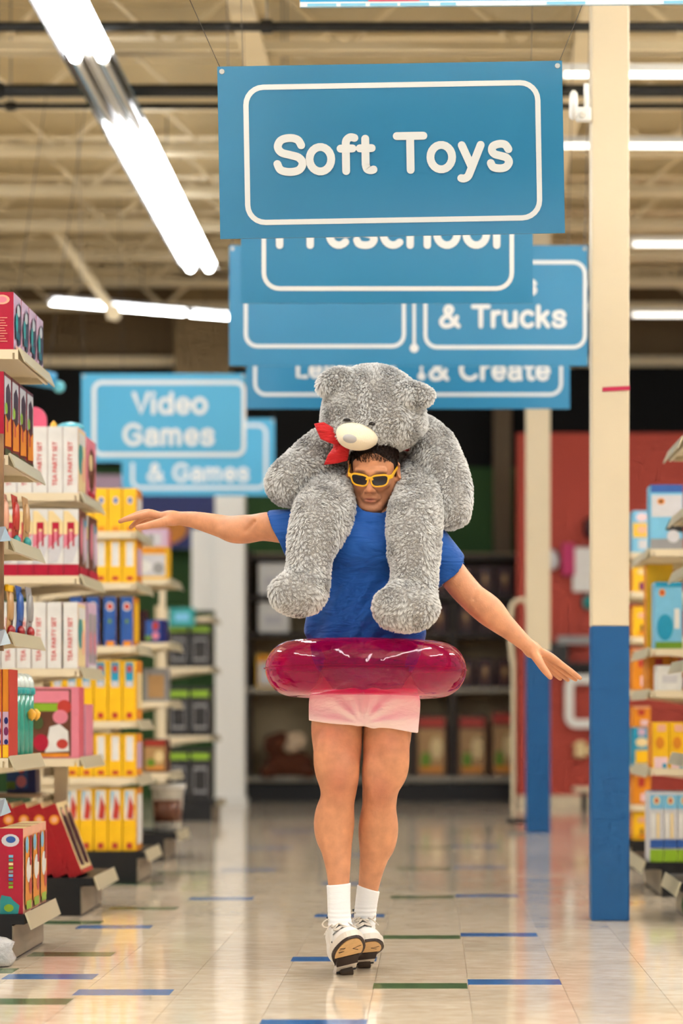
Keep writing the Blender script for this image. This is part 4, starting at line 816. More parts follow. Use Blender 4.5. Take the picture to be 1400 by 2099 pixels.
# right side
unit('nearest right shelf unit at the frame edge with grey goods', 1, 10.15, 10.8, 1.075, 1.045, 1.09, [(2.04, 1.055), (1.75, 1.075), (1.50, 1.075), (1.1, 1.075), (.7, 1.075)], depth=.45, top=2.2)
unit('second right shelf unit, with the sky blue boxes', 1, 11.6, 12.5, 1.06, 1.025, 1.10, [(1.668, 1.045), (1.19, 1.045), (.99, 1.045), (.616, 1.045)], depth=.5, top=2.0)
unit('third right shelf unit, behind the nearer column', 1, 13.6, 14.3, 1.11, 1.09, 1.12, [(1.785, 1.11), (1.563, 1.11), (1.31, 1.11), (1.008, 1.11), (.578, 1.11), (.364, 1.11)], depth=.5, top=2.1)
for i, (z, h, m_) in enumerate(((2.041, .17, 'rgrey'), (1.751, .20, 'rgrey'), (1.501, .17, 'brn'), (1.101, .3, 'rgrey'), (.701, .28, 'brn'), (.166, .4, 'rgrey'))):
    product('goods_box', f'grey brown box at the right frame edge, {ORD[i]} from the top', 'box', 'boxes at the right frame edge', 1.155+.012*(i % 2), 10.32, z, (.13, .3, h), ST[m_], 1)
product('toy_box', 'large sky blue picture box on the top right shelf', 'box', 'sky blue boxes', 1.125, 11.72, 1.669, (.155, .2, .31), ST['bigblue'], 1)
product('toy_box', 'yellow box half hidden behind the smaller sky blue box', 'box', None, 1.115, 11.95, 1.191, (.13, .16, .42), ST['ry1'], 1)
product('toy_box', 'smaller sky blue picture box below the large one', 'box', 'sky blue boxes', 1.135, 11.72, 1.191, (.13, .2, .32), ST['midblue'], 1)
product('toy_box', 'plain white carton under the smaller sky blue box', 'box', None, 1.14, 11.72, .991, (.12, .18, .12), ST['whbox'], 1)
row('toy_box', 'orange yellow box with red badge', 'box', 'orange yellow boxes', 2, lambda i: 1.115+i*.115, lambda i: 12.05+0*i, .991, (.11, .3, .19), 'ry2', 1, where='beside the plain white carton')
row('toy_box', 'yellow box with pale pink foot', 'box', 'yellow boxes with pink foot', 3, lambda i: 1.095+i*.083, lambda i: 11.74, .617, (.08, .26, .22), 'ry3', 1, where='above the tall pale blue boxes')
row('toy_box', 'tall pale blue box with yellow foot', 'box', 'tall pale blue boxes', 3, lambda i: 1.075+i*.0665, lambda i: 11.74, .166, (.064, .26, .335), 'rlong', 1, where='on the right')
for (z, h, st, d_) in ((1.786, .235, 'rmix', 'blue and yellow mixed box on the third right unit'), (1.564, .16, 'ryp', 'yellow box with purple corner on the third right unit'), (1.311, .17, 'ry1', 'yellow box with brown figure on the third right unit'), (1.009, .235, 'ry2', 'orange yellow box with red badge on the third right unit'),
                       (.579, .22, 'rcyan', 'cyan box with yellow panel beside the blue column foot'), (.365, .18, 'ry2', 'orange box below the cyan box on the third right unit'), (.166, .16, 'ry1', 'lowest yellow box beside the blue column foot')):
    product('toy_box', d_, 'box', 'boxes on the third right unit', 1.178, 13.74, z, (.10, .24, h), ST[st], 1)
product('toy_box', 'short orange box standing on the cyan box', 'box', None, 1.178, 13.74, .80, (.10, .22, .12), ST['ry2'], 1)
# dark green ball
mb = MB(); prof = []
for i in range(11): a = math.pi*i/10; prof.append((max(.002, .085*math.sin(a)), .085-.085*math.cos(a)))
mb.lathe((0, 0, 0), prof, mat('green_rubber', (52, 76, 28), .5, noise=.25, nscale=25, bump=.5, bscale=50), 24); o = mb.build('play_ball', None, True); o.location = (1.115, 10.02, 0); tag(o, 'dark green ball on the floor at the right frame edge', 'ball')
mb = MB(); mb.lathe((0, 0, .166), [(.012, 0), (.012, .006), (.006, .008)], BLACK, 10); mb.build('valve', o)

# ------------------------------------------------------------------ far bookcase along the back wall
B0, B1, BY = P(505, 0, 24.0).x, P(1068, 0, 24.0).x, 24.0
t = thing('bookcase', 'long dark wooden bookcase along the back wall', 'bookcase', ((B0+B1)/2, 24.3, 0)); ox = (B0+B1)/2
mb = MB(); mb.box(B0-ox, B1-ox, -.28, .28, 0, .17, BLACK); mb.build('base', t)
mb = MB(); mb.box(B0-ox, B1-ox, .22, .27, .17, 2.5, mat('bookcase_back', (186, 166, 130), .7)); mb.build('back_panel', t)
xs = [B0, P(655, 0, 24).x, P(745, 0, 24).x, P(843, 0, 24).x, P(928, 0, 24).x, B1]
for x in xs: mb = MB(); mb.box(x-ox-.03, x-ox+.03, -.28, .22, .17, 2.5, DARKWOOD); mb.build('upright', t)
for i, py in enumerate((1595, 1412, 1300, 1222, 1140)):
    z = P(0, py, 24).z; mb = MB(); mb.box(B0-ox, B1-ox, -.27, .22, z-.03, z, DARKWOOD); sh = mb.build('shelf', t)
    mb = MB(); mb.box(B0-ox, B1-ox, -.285, -.27, z-.035, z+.015, mat('shelf_edge_grey', (166, 160, 146), .4) if i < 2 else DARKWOOD); mb.build('shelf_edge', sh)
zsh = [P(0, py, 24).z + .001 for py in (1595, 1412, 1300, 1222, 1140)]
for i, (px, w, lev, h, st, lab) in enumerate(((560, .30, 3, .33, 'whbox', 'upper pale bin in the left bay of the far bookcase'), (560, .30, 2, .32, 'whbox', 'lower pale bin in the left bay of the far bookcase'), (556, .30, 1, .34, 'yel_pic', 'yellow carton in the left bay of the far bookcase'),
      (884, .30, 0, .62, 'brn', 'brown picture box behind the man\'s leg'), (968, .28, 0, .62, 'brn', 'brown picture box on the right of the far bookcase'), (1033, .24, 0, .66, 'brn', 'brown picture box at the far right of the bookcase'))):
    product('stock_box', lab, 'box', 'boxes on the far bookcase', P(px, 0, 24).x, 24.2, zsh[lev], (w, .26, h), ST[st])
n = 0
for lev in (1, 2, 3):
    for px in (900, 955, 995, 1035):
        product('doll_box', f'dark doll box on the far bookcase, {["lower", "middle", "upper"][lev-1]} row, {ORD[(px > 920)+(px > 980)+(px > 1010)]} from the man', 'box', 'dark boxes on the far bookcase', P(px, 0, 24).x, 24.2, zsh[lev], (.16, .2, .30), ST['darkred']); n += 1
# two brown plush dogs at the bottom left of the bookcase
PLB = mat('brown_plush', (96, 50, 28), .95, bump=.8, bscale=70); PLW = mat('cream_plush', (214, 190, 160), .95, bump=.8, bscale=70)
t = thing('plush_dog', 'brown and cream plush dog lying in the far bookcase', 'plush toy', (P(592, 0, 24).x, 24.1, zsh[0]))
S = SDF((-.3, -.25, -.02), (.3, .25, .62), .012)
S.ell((0, 0, .14), (.24, .16, .14), k=.05); S.ell((-.08, -.08, .34), (.13, .12, .12), k=.06); S.ell((-.2, -.06, .33), (.05, .06, .10), k=.03); S.ell((.05, -.06, .36), (.05, .06, .10), k=.03); S.cap((-.15, -.1, .07), (-.22, -.18, .06), .06, .06, .04); S.cap((.15, -.1, .07), (.22, -.18, .06), .06, .06, .04)
sdf_obj('body', S, PLB, t)
S = SDF((-.2, -.35, .1), (.3, .0, .6), .012); S.ell((.06, -.1, .36), (.12, .1, .10), k=.03); S.ell((.02, -.18, .30), (.07, .06, .05), k=.03); sdf_obj('cream_face', S, PLW, t)
# things on the red wall
t = thing('wall_doll_pack', 'pink and white hanging toy pack on the red wall', 'toy pack', P(1195, 1170, 22.85))
mb = MB(); mb.box(-.10, .14, -.03, .0, -.20, .22, WH); mb.build('card', t, bevel=.01)
mb = MB(); mb.lathe((.09, -.03, .40), [(.002, -.12), (.07, -.09), (.09, 0), (.07, .09), (.002, .12)], PLUM, 12, sy=.7); mb.build('dark_head', t, True)
mb = MB(); mb.box(-.20, -.08, -.05, 0, -.05, .26, paint('magenta', (190, 30, 100))); mb.build('magenta_box', t, bevel=.01)
mb = MB(); mb.lathe((-.30, -.03, .10), [(.002, -.1), (.06, -.07), (.075, 0), (.05, .08), (.002, .1)], LGRY, 12, sy=.7); mb.build('grey_pouch', t, True)
mb = MB(); mb.lathe((.06, -.03, -.30), [(.002, -.07), (.06, -.05), (.07, 0), (.06, .05), (.002, .07)], TEAL, 12, sy=.7); mb.build('teal_pouch', t, True)
for x in (0, .08): mb = MB(); mb.cyl((x, -.06, .22), (x, .05, .24), .006, .006, STEEL, 6); mb.build('peg_hook', t)
mb = MB(); mb.box(-.28, .3, -.15, 0, 0, .03, DGRY); mb.box(-.28, -.1, -.12, -.02, .03, .22, DGRY); mb.box(-.2, .12, -.14, -.05, .2, .28, GRY); o = mb.build('wall_shelf'); o.location = P(1185, 1365, 22.86); mb = MB(); mb.box(-.2, .2, -.02, 0, -.1, 0, BLACK); mb.build('bracket', o); tag(o, 'black wall shelf with grey goods on the red wall', 'shelf')
t = thing('wall_frame', 'white rounded square frame on the red wall', 'frame', P(1212, 1438, 22.85))
mb = MB(); ribbon(mb, rrect(-.21, -.21, .21, .21, .07), .085, WHITE, depth=.04, closed=True); mb.build('rim', t)
mb = MB(); mb.box(-.03, .03, -.02, .01, .16, .26, WHITE); mb.build('hanger', t)
mb = MB(); mb.lathe((0, 0, 0), [(.03, -.07), (.07, -.05), (.05, .0), (.075, .05), (.02, .09)], CRM, 10, sy=.6); mb.box(.04, .14, -.03, .0, -.02, .02, CRM); o = mb.build('wall_toy', None, False); o.location = P(1190, 1538, 22.82); mb = MB(); mb.cyl((0, 0, .05), (0, .05, .06), .006, .006, STEEL, 6); mb.build('peg_hook', o); tag(o, 'small cream toy pegged low on the red wall', 'toy')
t = thing('low_bench', 'low cream bench with dark legs in front of the red wall', 'bench', (P(1225, 0, 21.8).x, 21.8, 0))
mb = MB(); mb.box(-.22, .3, -.15, .15, .17, .21, CREAM); mb.build('seat', t)
for x in (-.12, .24):
    for y in (-.12, .1): mb = MB(); mb.box(x-.02, x+.02, y, y+.04, 0, .17, BLACK); mb.build('leg', t)
# cream cart handle loop by the far column
t = thing('cart_frame', 'cream tubular cart frame beside the farther column', 'cart', (P(1062, 0, 18.6).x, 18.6, 0))
k = 18.6/F_PX; lp = [Vector(((a-1062)*k, 0, CAM_H-(b_-HY)*k)) for a, b_ in catmull([(1052, 1366), (1047, 1320), (1046, 1270), (1050, 1240), (1064, 1230), (1080, 1236), (1084, 1290), (1082, 1350)], 5)]
mb = MB(); mb.tube(lp, .02, CREAM, 8); mb.build('handle', t)
for s_ in (0, -1): mb = MB(); mb.cyl(lp[s_], (lp[s_].x, 0, .03), .016, .016, CREAM, 8); mb.build('leg', t); 
mb = MB(); mb.box(-.09, .10, -.05, .05, .03, .07, DGRY); mb.build('base', t)

# ------------------------------------------------------------------ the man
YM = 8.28
def W(px, py, dy=0.0): return np.array(P(px, py, YM+dy))
def Rm(r, dy=0.0): return r*(YM+dy)/F_PX
def bounds(pts, pad):
    a = np.array([p for p, r in pts]); return a.min(0)-pad, a.max(0)+pad

def skin_mat():
    m = bpy.data.materials.new('skin'); m.use_nodes = True; nt = m.node_tree; b = nt.nodes['Principled BSDF']
    at = nt.nodes.new('ShaderNodeVertexColor'); at.layer_name = 'tint'
    tc = nt.nodes.new('ShaderNodeTexCoord'); nz = nt.nodes.new('ShaderNodeTexNoise'); nz.inputs['Scale'].default_value = 26; nz.inputs['Detail'].default_value = 6
    nt.links.new(tc.outputs['Object'], nz.inputs[0])
    mr = nt.nodes.new('ShaderNodeMapRange'); mr.inputs[1].default_value = .3; mr.inputs[2].default_value = .7; mr.inputs[3].default_value = .86; mr.inputs[4].default_value = 1.10
    nt.links.new(nz.outputs[0], mr.inputs[0])
    hs = nt.nodes.new('ShaderNodeHueSaturation'); nt.links.new(at.outputs[0], hs.inputs['Color']); nt.links.new(mr.outputs[0], hs.inputs['Value'])
    nt.links.new(hs.outputs[0], b.inputs['Base Color'])
    b.inputs['Roughness'].default_value = .48; b.inputs['Specular IOR Level'].default_value = .4
    n3 = nt.nodes.new('ShaderNodeTexNoise'); n3.inputs['Scale'].default_value = 160; n3.inputs['Detail'].default_value = 3; nt.links.new(tc.outputs['Object'], n3.inputs[0])
    bp = nt.nodes.new('ShaderNodeBump'); bp.inputs['Strength'].default_value = .16; bp.inputs['Distance'].default_value = .004
    nt.links.new(n3.outputs[0], bp.inputs['Height']); nt.links.new(bp.outputs[0], b.inputs['Normal'])
    return m
SKIN = skin_mat()
SKIN_RGB = np.array(lin((206, 144, 106)))

root = thing('person', 'man in blue T-shirt and pale pink shorts gliding with arms spread', 'person', (P(730, 0, YM).x, YM, 0))
ROOT = Vector(root.location)
def child(name, me, parent=None):
    o = obj(name, me, parent or root)
    if parent is None: o.location = -ROOT
    return o
def child_sdf(name, S, mt, parent=None, relax=1):
    v, q = S.arrays(); return child(name, np_mesh(name, v, q, mt, relax), parent)

# head frame
HM = Matrix.Translation(Vector(W(766, 963, -.04))) @ Matrix.Rotation(math.radians(-7), 4, 'Z') @ Matrix.Rotation(math.radians(24), 4, 'X') @ Matrix.Rotation(math.radians(3.5), 4, 'Y')
HR = np.array(HM.to_3x3())
def h(x, y, z): return np.array(HM @ Vector((x, y, z)))
body_v, body_q, body_c = [], [], []
def add_body(S, relax, colour=None):
    v, q = S.arrays()
    if relax:
        E = np.concatenate([q[:, [i, (i+1) % 4]] for i in range(4)])
        for _ in range(relax):
            nb = np.zeros_like(v); ct = np.zeros(len(v)); np.add.at(nb, E[:, 0], v[E[:, 1]]); np.add.at(ct, E[:, 0], 1); np.add.at(nb, E[:, 1], v[E[:, 0]]); np.add.at(ct, E[:, 1], 1)
            v = v*.55+.45*nb/np.maximum(ct, 1)[:, None]
    n = sum(len(a) for a in body_v); body_v.append(v); body_q.append(q+n)
    c = np.tile(SKIN_RGB, (len(v), 1))
    if colour: c = colour(v, c)
    body_c.append(c)
# --- head and neck
S = SDF(h(0, 0, 0)-.17, h(0, 0, 0)+np.array([.17, .17, .17]), .0022)
S.ell(h(0, .018, .036), (.073, .092, .082), HR, k=.02)
S.ell(h(0, -.018, -.028), (.066, .070, .082), HR, k=.03)
for s in (-1, 1):
    S.cap(h(s*.054, .012, -.050), h(s*.023, -.068, -.108), .021, .018, .03)
    S.ell(h(s*.040, -.062, -.022), (.024, .018, .017), HR, k=.02)
    S.cap(h(s*.012, -.083, .019), h(s*.046, -.070, .020), .011, .010, .014)          # brow
    S.ell(h(s*.031, -.096, -.002), (.018, .013, .012), HR, k=.010, sub=True)          # eye socket
    S.ell(h(s*.031, -.076, -.002), (.0135, .0125, .0125), k=.003)
    S.cap(h(s*.019, -.081, .006), h(s*.043, -.077, .006), .005, .004, .004)           # upper lid
    S.ell(h(s*.0115, -.097, -.042), (.0085, .011, .008), HR, k=.006)                  # nostril wing
    S.cap(h(s*.016, -.092, -.048), h(s*.031, -.080, -.072), .004, .004, .010)         # fold
S.ell(h(0, -.079, -.110), (.025, .018, .016), HR, k=.016)
S.cap(h(0, -.086, .014), h(0, -.104, -.030), .0075, .0105, .012)                      # nose
S.ell(h(0, -.106, -.036), (.012, .012, .010), HR, k=.006)
for s in (-1, 1): S.ell(h(s*.0075, -.106, -.0485), (.0045, .006, .004), HR, k=.003, sub=True)
S.ell(h(0, -.080, -.070), (.029, .016, .022), HR, k=.012)                             # muzzle of the mouth
S.cap(h(-.020, -.0905, -.0695), h(.020, -.0905, -.0695), .0042, .0042, .005); S.ell(h(0, -.0945, -.068), (.014, .005, .0045), HR, k=.004)
S.cap(h(-.016, -.090, -.0800), h(.016, -.090, -.0800), .0052, .0052, .006); S.ell(h(0, -.0935, -.0805), (.014, .005, .005), HR, k=.004)
S.cap(h(-.024, -.098, -.0748), h(.024, -.098, -.0748), .0022, .0022, .003, sub=True)
S.ell(h(0, -.101, -.094), (.016, .009, .005), HR, k=.008, sub=True)
for s in (-1, 1):
    EarR = np.array((HM.to_3x3() @ Matrix.Rotation(math.radians(s*34), 3, 'Z') @ Matrix.Rotation(math.radians(-8), 3, 'X')))
    S.ell(h(s*.084, .006, -.004), (.0075, .021, .034), EarR, k=.006)
    S.ell(h(s*.091, -.004, .000), (.007, .011, .020), EarR, k=.006, sub=True)
    S.cap(h(s*.074, .002, -.034), h(s*.080, .002, -.030), .008, .007, .006)
S.cap(h(0, .028, -.060), W(760, 1075, .01), .054, .060, .03)
S.cap(h(0, -.010, -.098), W(758, 1068, -.045), .020, .020, .03)
def face_col(v, c):
    L = (v-np.array(HM.translation)) @ HR
    c = c.copy()
    red = np.array(lin((188, 104, 84))); stub = np.array(lin((170, 116, 88)))
    lips = np.exp(-((L[:, 0]/.017)**2+((L[:, 2]+.0748)/.0085)**2)**2)*(L[:, 1] < -.08)
    st = np.clip((-.045-L[:, 2])/.02, 0, 1)*np.clip((.02-L[:, 1])/.03, 0, 1)*.55
    c = c*(1-st[:, None])+stub*st[:, None]; c = c*(1-.7*lips[:, None])+red*.7*lips[:, None]
    ln = np.exp(-(np.clip(np.abs(L[:, 0])/.022, 0, 9)**6+((L[:, 2]+.0748)/.0020)**2))*(L[:, 1] < -.075)*.8; c = c*(1-ln[:, None])+np.array(lin((96, 46, 38)))*ln[:, None]
    bl = np.exp(-(((np.abs(L[:, 0])-.045)/.02)**2+((L[:, 2]+.03)/.02)**2))*.35*(L[:, 1] < -.03)
    no = np.exp(-((L[:, 0]/.015)**2+((L[:, 2]+.036)/.014)**2))*.35*(L[:, 1] < -.09)
    w_ = np.clip(bl+no, 0, 1)[:, None]; c = c*(1-w_)+np.array(lin((206, 124, 92)))*w_
    br = np.exp(-((np.clip((np.abs(L[:, 0])-.032)/.016, -9, 9))**4+((L[:, 2]-.022-.002*np.cos(np.abs(L[:, 0])*60))/.0045)**2))*.6*(L[:, 1] < -.05)
    c = c*(1-br[:, None])+np.array(lin((60, 38, 26)))*br[:, None]
    return c
add_body(S, 1, face_col)
# --- arms
def arm(pts, fingers, palm, res=.0026):
    allp = [(W(x, y, d), Rm(r)) for x, y, d, r in pts]
    fp = [(W(x, y, d), Rm(r)) for f in fingers for x, y, d, r in f]
    lo, hi = bounds(allp+fp, .07); S = SDF(lo, hi, res)
    S.chain(allp, .03)
    return S
SLD = .0
# image-left arm (runs back a little), palm down, thumb to the camera
A = [(640, 1092, .01, 28), (590, 1086, .015, 29), (545, 1081, .035, 28), (505, 1082, .055, 26.5), (470, 1082, .075, 25), (435, 1074, .095, 21.5), (400, 1066, .115, 17.5), (372, 1063, .13, 14.5), (350, 1062, .14, 13.5)]
KN = .145
FL = [[(326, 1059, KN-.012, 8.5), (306, 1054, KN-.02, 8.0), (284, 1058, KN-.022, 6.6), (264, 1063, KN-.022, 5.6), (249, 1067, KN-.022, 4.4)],
      [(328, 1058, KN+.010, 8.5), (304, 1051, KN+.006, 8.0), (282, 1055, KN+.006, 6.6), (260, 1063, KN+.006, 5.6), (246, 1069, KN+.006, 4.4)],
      [(330, 1060, KN+.030, 8.5), (308, 1055, KN+.030, 7.6), (289, 1063, KN+.030, 6.2), (276, 1074, KN+.028, 5.4), (268, 1081, KN+.026, 4.2)],
      [(334, 1063, KN+.048, 8), (314, 1060, KN+.050, 7.0), (298, 1068, KN+.050, 5.6), (287, 1076, KN+.048, 4.8), (281, 1082, KN+.046, 3.8)]]
TH = [(352, 1066, KN-.02, 9.5), (332, 1071, KN-.045, 9.5), (312, 1075, KN-.055, 7.8), (296, 1079, KN-.060, 6.8), (282, 1081, KN-.062, 5.2)]
S = arm(A, FL+[TH], None)
S.ell(W(492, 1090, .05), (Rm(40), .04, Rm(22)), k=.03)                       # forearm mass
S.ell(W(560, 1074, .02), (Rm(40), .036, Rm(20)), k=.03)                      # biceps
S.cap(W(521, 1070, .000), W(505, 1088, .003), .004, .003, .014, sub=True)     # elbow crease
S.cap(W(350, 1062, .13), W(326, 1059, KN), Rm(13.5), Rm(10), .02)
S.cap(W(350, 1063, .16), W(332, 1062, KN+.04), Rm(12), Rm(9), .02)
for f in FL: S.chain([(W(x, y, d), Rm(r)) for x, y, d, r in f], .006)
S.chain([(W(x, y, d), Rm(r)) for x, y, d, r in TH], .010)
add_body(S, 1)
# image-right arm, hanging out and down, thumb lowest
A = [(872, 1112, .01, 28), (905, 1146, -.005, 29), (936, 1188, -.012, 30), (966, 1222, -.02, 29), (998, 1251, -.03, 29), (1022, 1272, -.038, 25), (1046, 1292, -.045, 20.5), (1072, 1315, -.055, 16), (1092, 1332, -.06, 14)]
KN = -.062
FR = [[(1112, 1338, KN-.016, 8.5), (1130, 1347, KN-.018, 7.8), (1152, 1363, KN-.018, 6.4), (1173, 1378, KN-.018, 5.6), (1189, 1390, KN-.018, 4.2)],
      [(1110, 1342, KN+.006, 8.5), (1128, 1352, KN+.006, 7.8), (1149, 1370, KN+.005, 6.4), (1167, 1384, KN+.004, 5.6), (1180, 1393, KN+.003, 4.2)],
      [(1108, 1346, KN+.026, 8.2), (1123, 1357, KN+.028, 7.4), (1141, 1374, KN+.026, 6.0), (1155, 1386, KN+.022, 5.2), (1164, 1394, KN+.020, 4.0)],
      [(1104, 1350, KN+.044, 7.6), (1117, 1361, KN+.046, 6.6), (1131, 1376, KN+.042, 5.4), (1142, 1386, KN+.038, 4.6), (1149, 1392, KN+.036, 3.6)]]
TR = [(1096, 1342, KN-.02, 10), (1104, 1354, KN-.040, 9.2), (1112, 1367, KN-.050, 7.8), (1120, 1378, KN-.054, 6.8), (1128, 1388, KN-.056, 5.2)]
S = arm(A, FR+[TR], None)
S.ell(W(1004, 1246, -.03), (Rm(36), .036, Rm(20)), np.array(Matrix.Rotation(math.radians(42), 3, 'Y')), k=.03)
S.cap(W(978, 1212, -.075), W(970, 1226, -.075), .005, .004, .014, sub=True)
S.cap(W(1092, 1332, KN), W(1110, 1340, KN-.01), Rm(13.5), Rm(10), .02); S.cap(W(1090, 1334, KN+.02), W(1106, 1347, KN+.032), Rm(12), Rm(9), .02)
for f in FR: S.chain([(W(x, y, d), Rm(r)) for x, y, d, r in f], .006)
S.chain([(W(x, y, d), Rm(r)) for x, y, d, r in TR], .010)
add_body(S, 1)
# --- torso (inside the clothes) and legs
S = SDF(W(620, 1510, 0)-np.array([0, .16, 0]), W(880, 1050, 0)+np.array([0, .16, 0]), .006)
S.cap(W(755, 1120, .02), W(750, 1280, .02), Rm(96), Rm(70), .04, flat=.6); S.cap(W(750, 1280, .02), W(748, 1420, .02), Rm(66), Rm(46), .03, flat=.66); S.cap(W(670, 1085, .01), W(850, 1090, .01), Rm(38), Rm(38), .05)

add_body(S, 0)
def leg_col(kx, ky, kd):
    c0 = W(kx, ky, kd)
    def f(v, c):
        d = np.linalg.norm((v-c0)/np.array([.055, .09, .07]), axis=1); w_ = (np.exp(-d**2)*.8)[:, None]
        up = np.clip((v[:, 2]-W(0, 1560)[2])/.1, 0, 1)[:, None]*.25
        c = c*(1-w_)+np.array(lin((182, 110, 82)))*w_
        return c
    return f
LL = [(692, 1440, .01, 48), (691, 1490, .0, 53), (692, 1540, -.02, 48.5), (695, 1585, -.045, 40.5), (695, 1612, -.055, 37), (691, 1645, -.055, 35), (686, 1688, -.045, 37), (688, 1725, -.05, 33.5), (692, 1765, -.065, 27), (694, 1800, -.08, 22.5), (695, 1840, -.095, 20), (696, 1885, -.11, 20)]
S = SDF(W(620, 1900, 0)-np.array([0, .22, 0]), W(770, 1420, 0)+np.array([0, .16, 0]), .0034)
S.chain([(W(x, y, d), Rm(r)) for x, y, d, r in LL], .04)
S.ell(W(695, 1606, -.098), (Rm(21), .022, Rm(24)), k=.025); S.ell(W(694, 1642, -.098), (Rm(11), .014, Rm(12)), k=.02)
S.ell(W(668, 1688, -.02), (Rm(22), .05, Rm(52)), k=.03); S.ell(W(703, 1680, -.01), (Rm(20), .05, Rm(48)), k=.03)
S.ell(W(672, 1560, -.075), (Rm(26), .035, Rm(50)), k=.04); S.ell(W(712, 1578, -.08), (Rm(20), .03, Rm(34)), k=.03)
S.cap(W(693, 1660, -.092), W(696, 1800, -.10), .010, .008, .03)
add_body(S, 1, leg_col(695, 1608, -.10))
LR = [(796, 1450, .01, 46), (794, 1500, .005, 49.5), (789, 1550, -.01, 45), (782, 1600, -.02, 38.5), (779, 1626, -.02, 36), (777, 1660, -.01, 34.5), (775, 1700, .01, 36), (770, 1740, .03, 32), (762, 1780, .05, 25.5), (756, 1815, .07, 21.5), (751, 1850, .085, 19.5), (748, 1890, .095, 19.5)]
S = SDF(W(725, 1900, 0)-np.array([0, .16, 0]), W(860, 1430, 0)+np.array([0, .24, 0]), .0034)
S.chain([(W(x, y, d), Rm(r)) for x, y, d, r in LR], .04)
S.ell(W(779, 1622, -.062), (Rm(21), .022, Rm(24)), k=.025); S.ell(W(776, 1658, -.05), (Rm(11), .014, Rm(12)), k=.02)
S.ell(W(793, 1700, .03), (Rm(20), .05, Rm(50)), k=.03); S.ell(W(757, 1695, .03), (Rm(18), .05, Rm(48)), k=.03)
S.ell(W(812, 1565, -.045), (Rm(24), .035, Rm(46)), k=.04); S.ell(W(766, 1585, -.05), (Rm(20), .03, Rm(36)), k=.03)
S.cap(W(774, 1670, -.035), W(757, 1800, .04), .010, .008, .03)
add_body(S, 1, leg_col(779, 1624, -.07))
bv, bq, bc = np.concatenate(body_v), np.concatenate(body_q), np.concatenate(body_c)
me = np_mesh('body', bv, bq, SKIN); ca = me.color_attributes.new('tint', 'FLOAT_COLOR', 'POINT')
ca.data.foreach_set('color', np.concatenate([bc, np.ones((len(bc), 1))], 1).astype(np.float32).ravel())
child('body', me)

# --- hair curves
def strands(name, parent, v, q, n, length, r0, mt, bias=None, clump=.55, csize=None, lift=.55, wave=.35, seed=1, mask=None, pts=4):
    g = np.random.default_rng(seed)
    p = v[q]; nrm = np.cross(p[:, 2]-p[:, 0], p[:, 3]-p[:, 1]); area = np.linalg.norm(nrm, axis=1)*.5+1e-12; nrm = nrm/(2*area)[:, None]
    if mask is not None: area = area*mask(p.mean(1), nrm)
    vn = np.zeros_like(v)
    for i in range(4): np.add.at(vn, q[:, i], nrm)
    vn /= np.linalg.norm(vn, axis=1)[:, None]+1e-9
    f = g.choice(len(q), n, p=area/area.sum()); a, b = g.random((n, 1)), g.random((n, 1))
    w = np.concatenate([(1-a)*(1-b), a*(1-b), a*b, (1-a)*b], 1)
    base = (v[q[f]]*w[:, :, None]).sum(1); N = (vn[q[f]]*w[:, :, None]).sum(1); N /= np.linalg.norm(N, axis=1)[:, None]
    fr = 38.0
    swirl = np.stack([np.sin(base[:, 1]*fr+base[:, 2]*fr*1.3)+np.sin(base[:, 2]*fr*2.1+1), np.sin(base[:, 2]*fr*1.1+base[:, 0]*fr*.9)+np.sin(base[:, 0]*fr*1.7+2), np.sin(base[:, 0]*fr*1.2+base[:, 1]*fr*.8)+np.sin(base[:, 0]*fr*2.3)], 1)*wave
    d = swirl+g.normal(0, .22, (n, 3))+(np.array(bias) if bias is not None else 0)
    d = d-(d*N).sum(1)[:, None]*N
    L = length*g.uniform(.7, 1.2, (n, 1))
    tip = base+N*L*lift+d*L*.75
    ng = max(20, n//clump_n); gi = g.choice(n, ng, replace=False); kd = kdtree.KDTree(ng)
    for i, k in enumerate(gi): kd.insert(base[k], i)
    kd.balance(); near = np.array([kd.find(c)[1] for c in base]); gt = tip[gi][near]
    tip = tip*(1-clump)+gt*clump
    mid = base+N*L*lift*.62+(tip-base-N*L*lift)*.30
    T = np.linspace(0, 1, pts)[None, :, None]
    P_ = (1-T)**2*base[:, None]+2*T*(1-T)*mid[:, None]+T**2*tip[:, None]
    cu = bpy.data.hair_curves.new(name); cu.add_curves([pts]*n)
    cu.attributes['position'].data.foreach_set('vector', P_.astype(np.float32).ravel()) if 'position' in cu.attributes else cu.points.foreach_set('position', P_.astype(np.float32).ravel())
    ra = cu.attributes.get('radius') or cu.attributes.new('radius', 'FLOAT', 'POINT')
    ra.data.foreach_set('value', (np.linspace(1, .25, pts)[None, :]*r0*np.ones((n, 1))).astype(np.float32).ravel())
    cu.materials.append(mt); o = obj(name, cu, parent); o['kind'] = 'stuff'
    return o
clump_n = 14
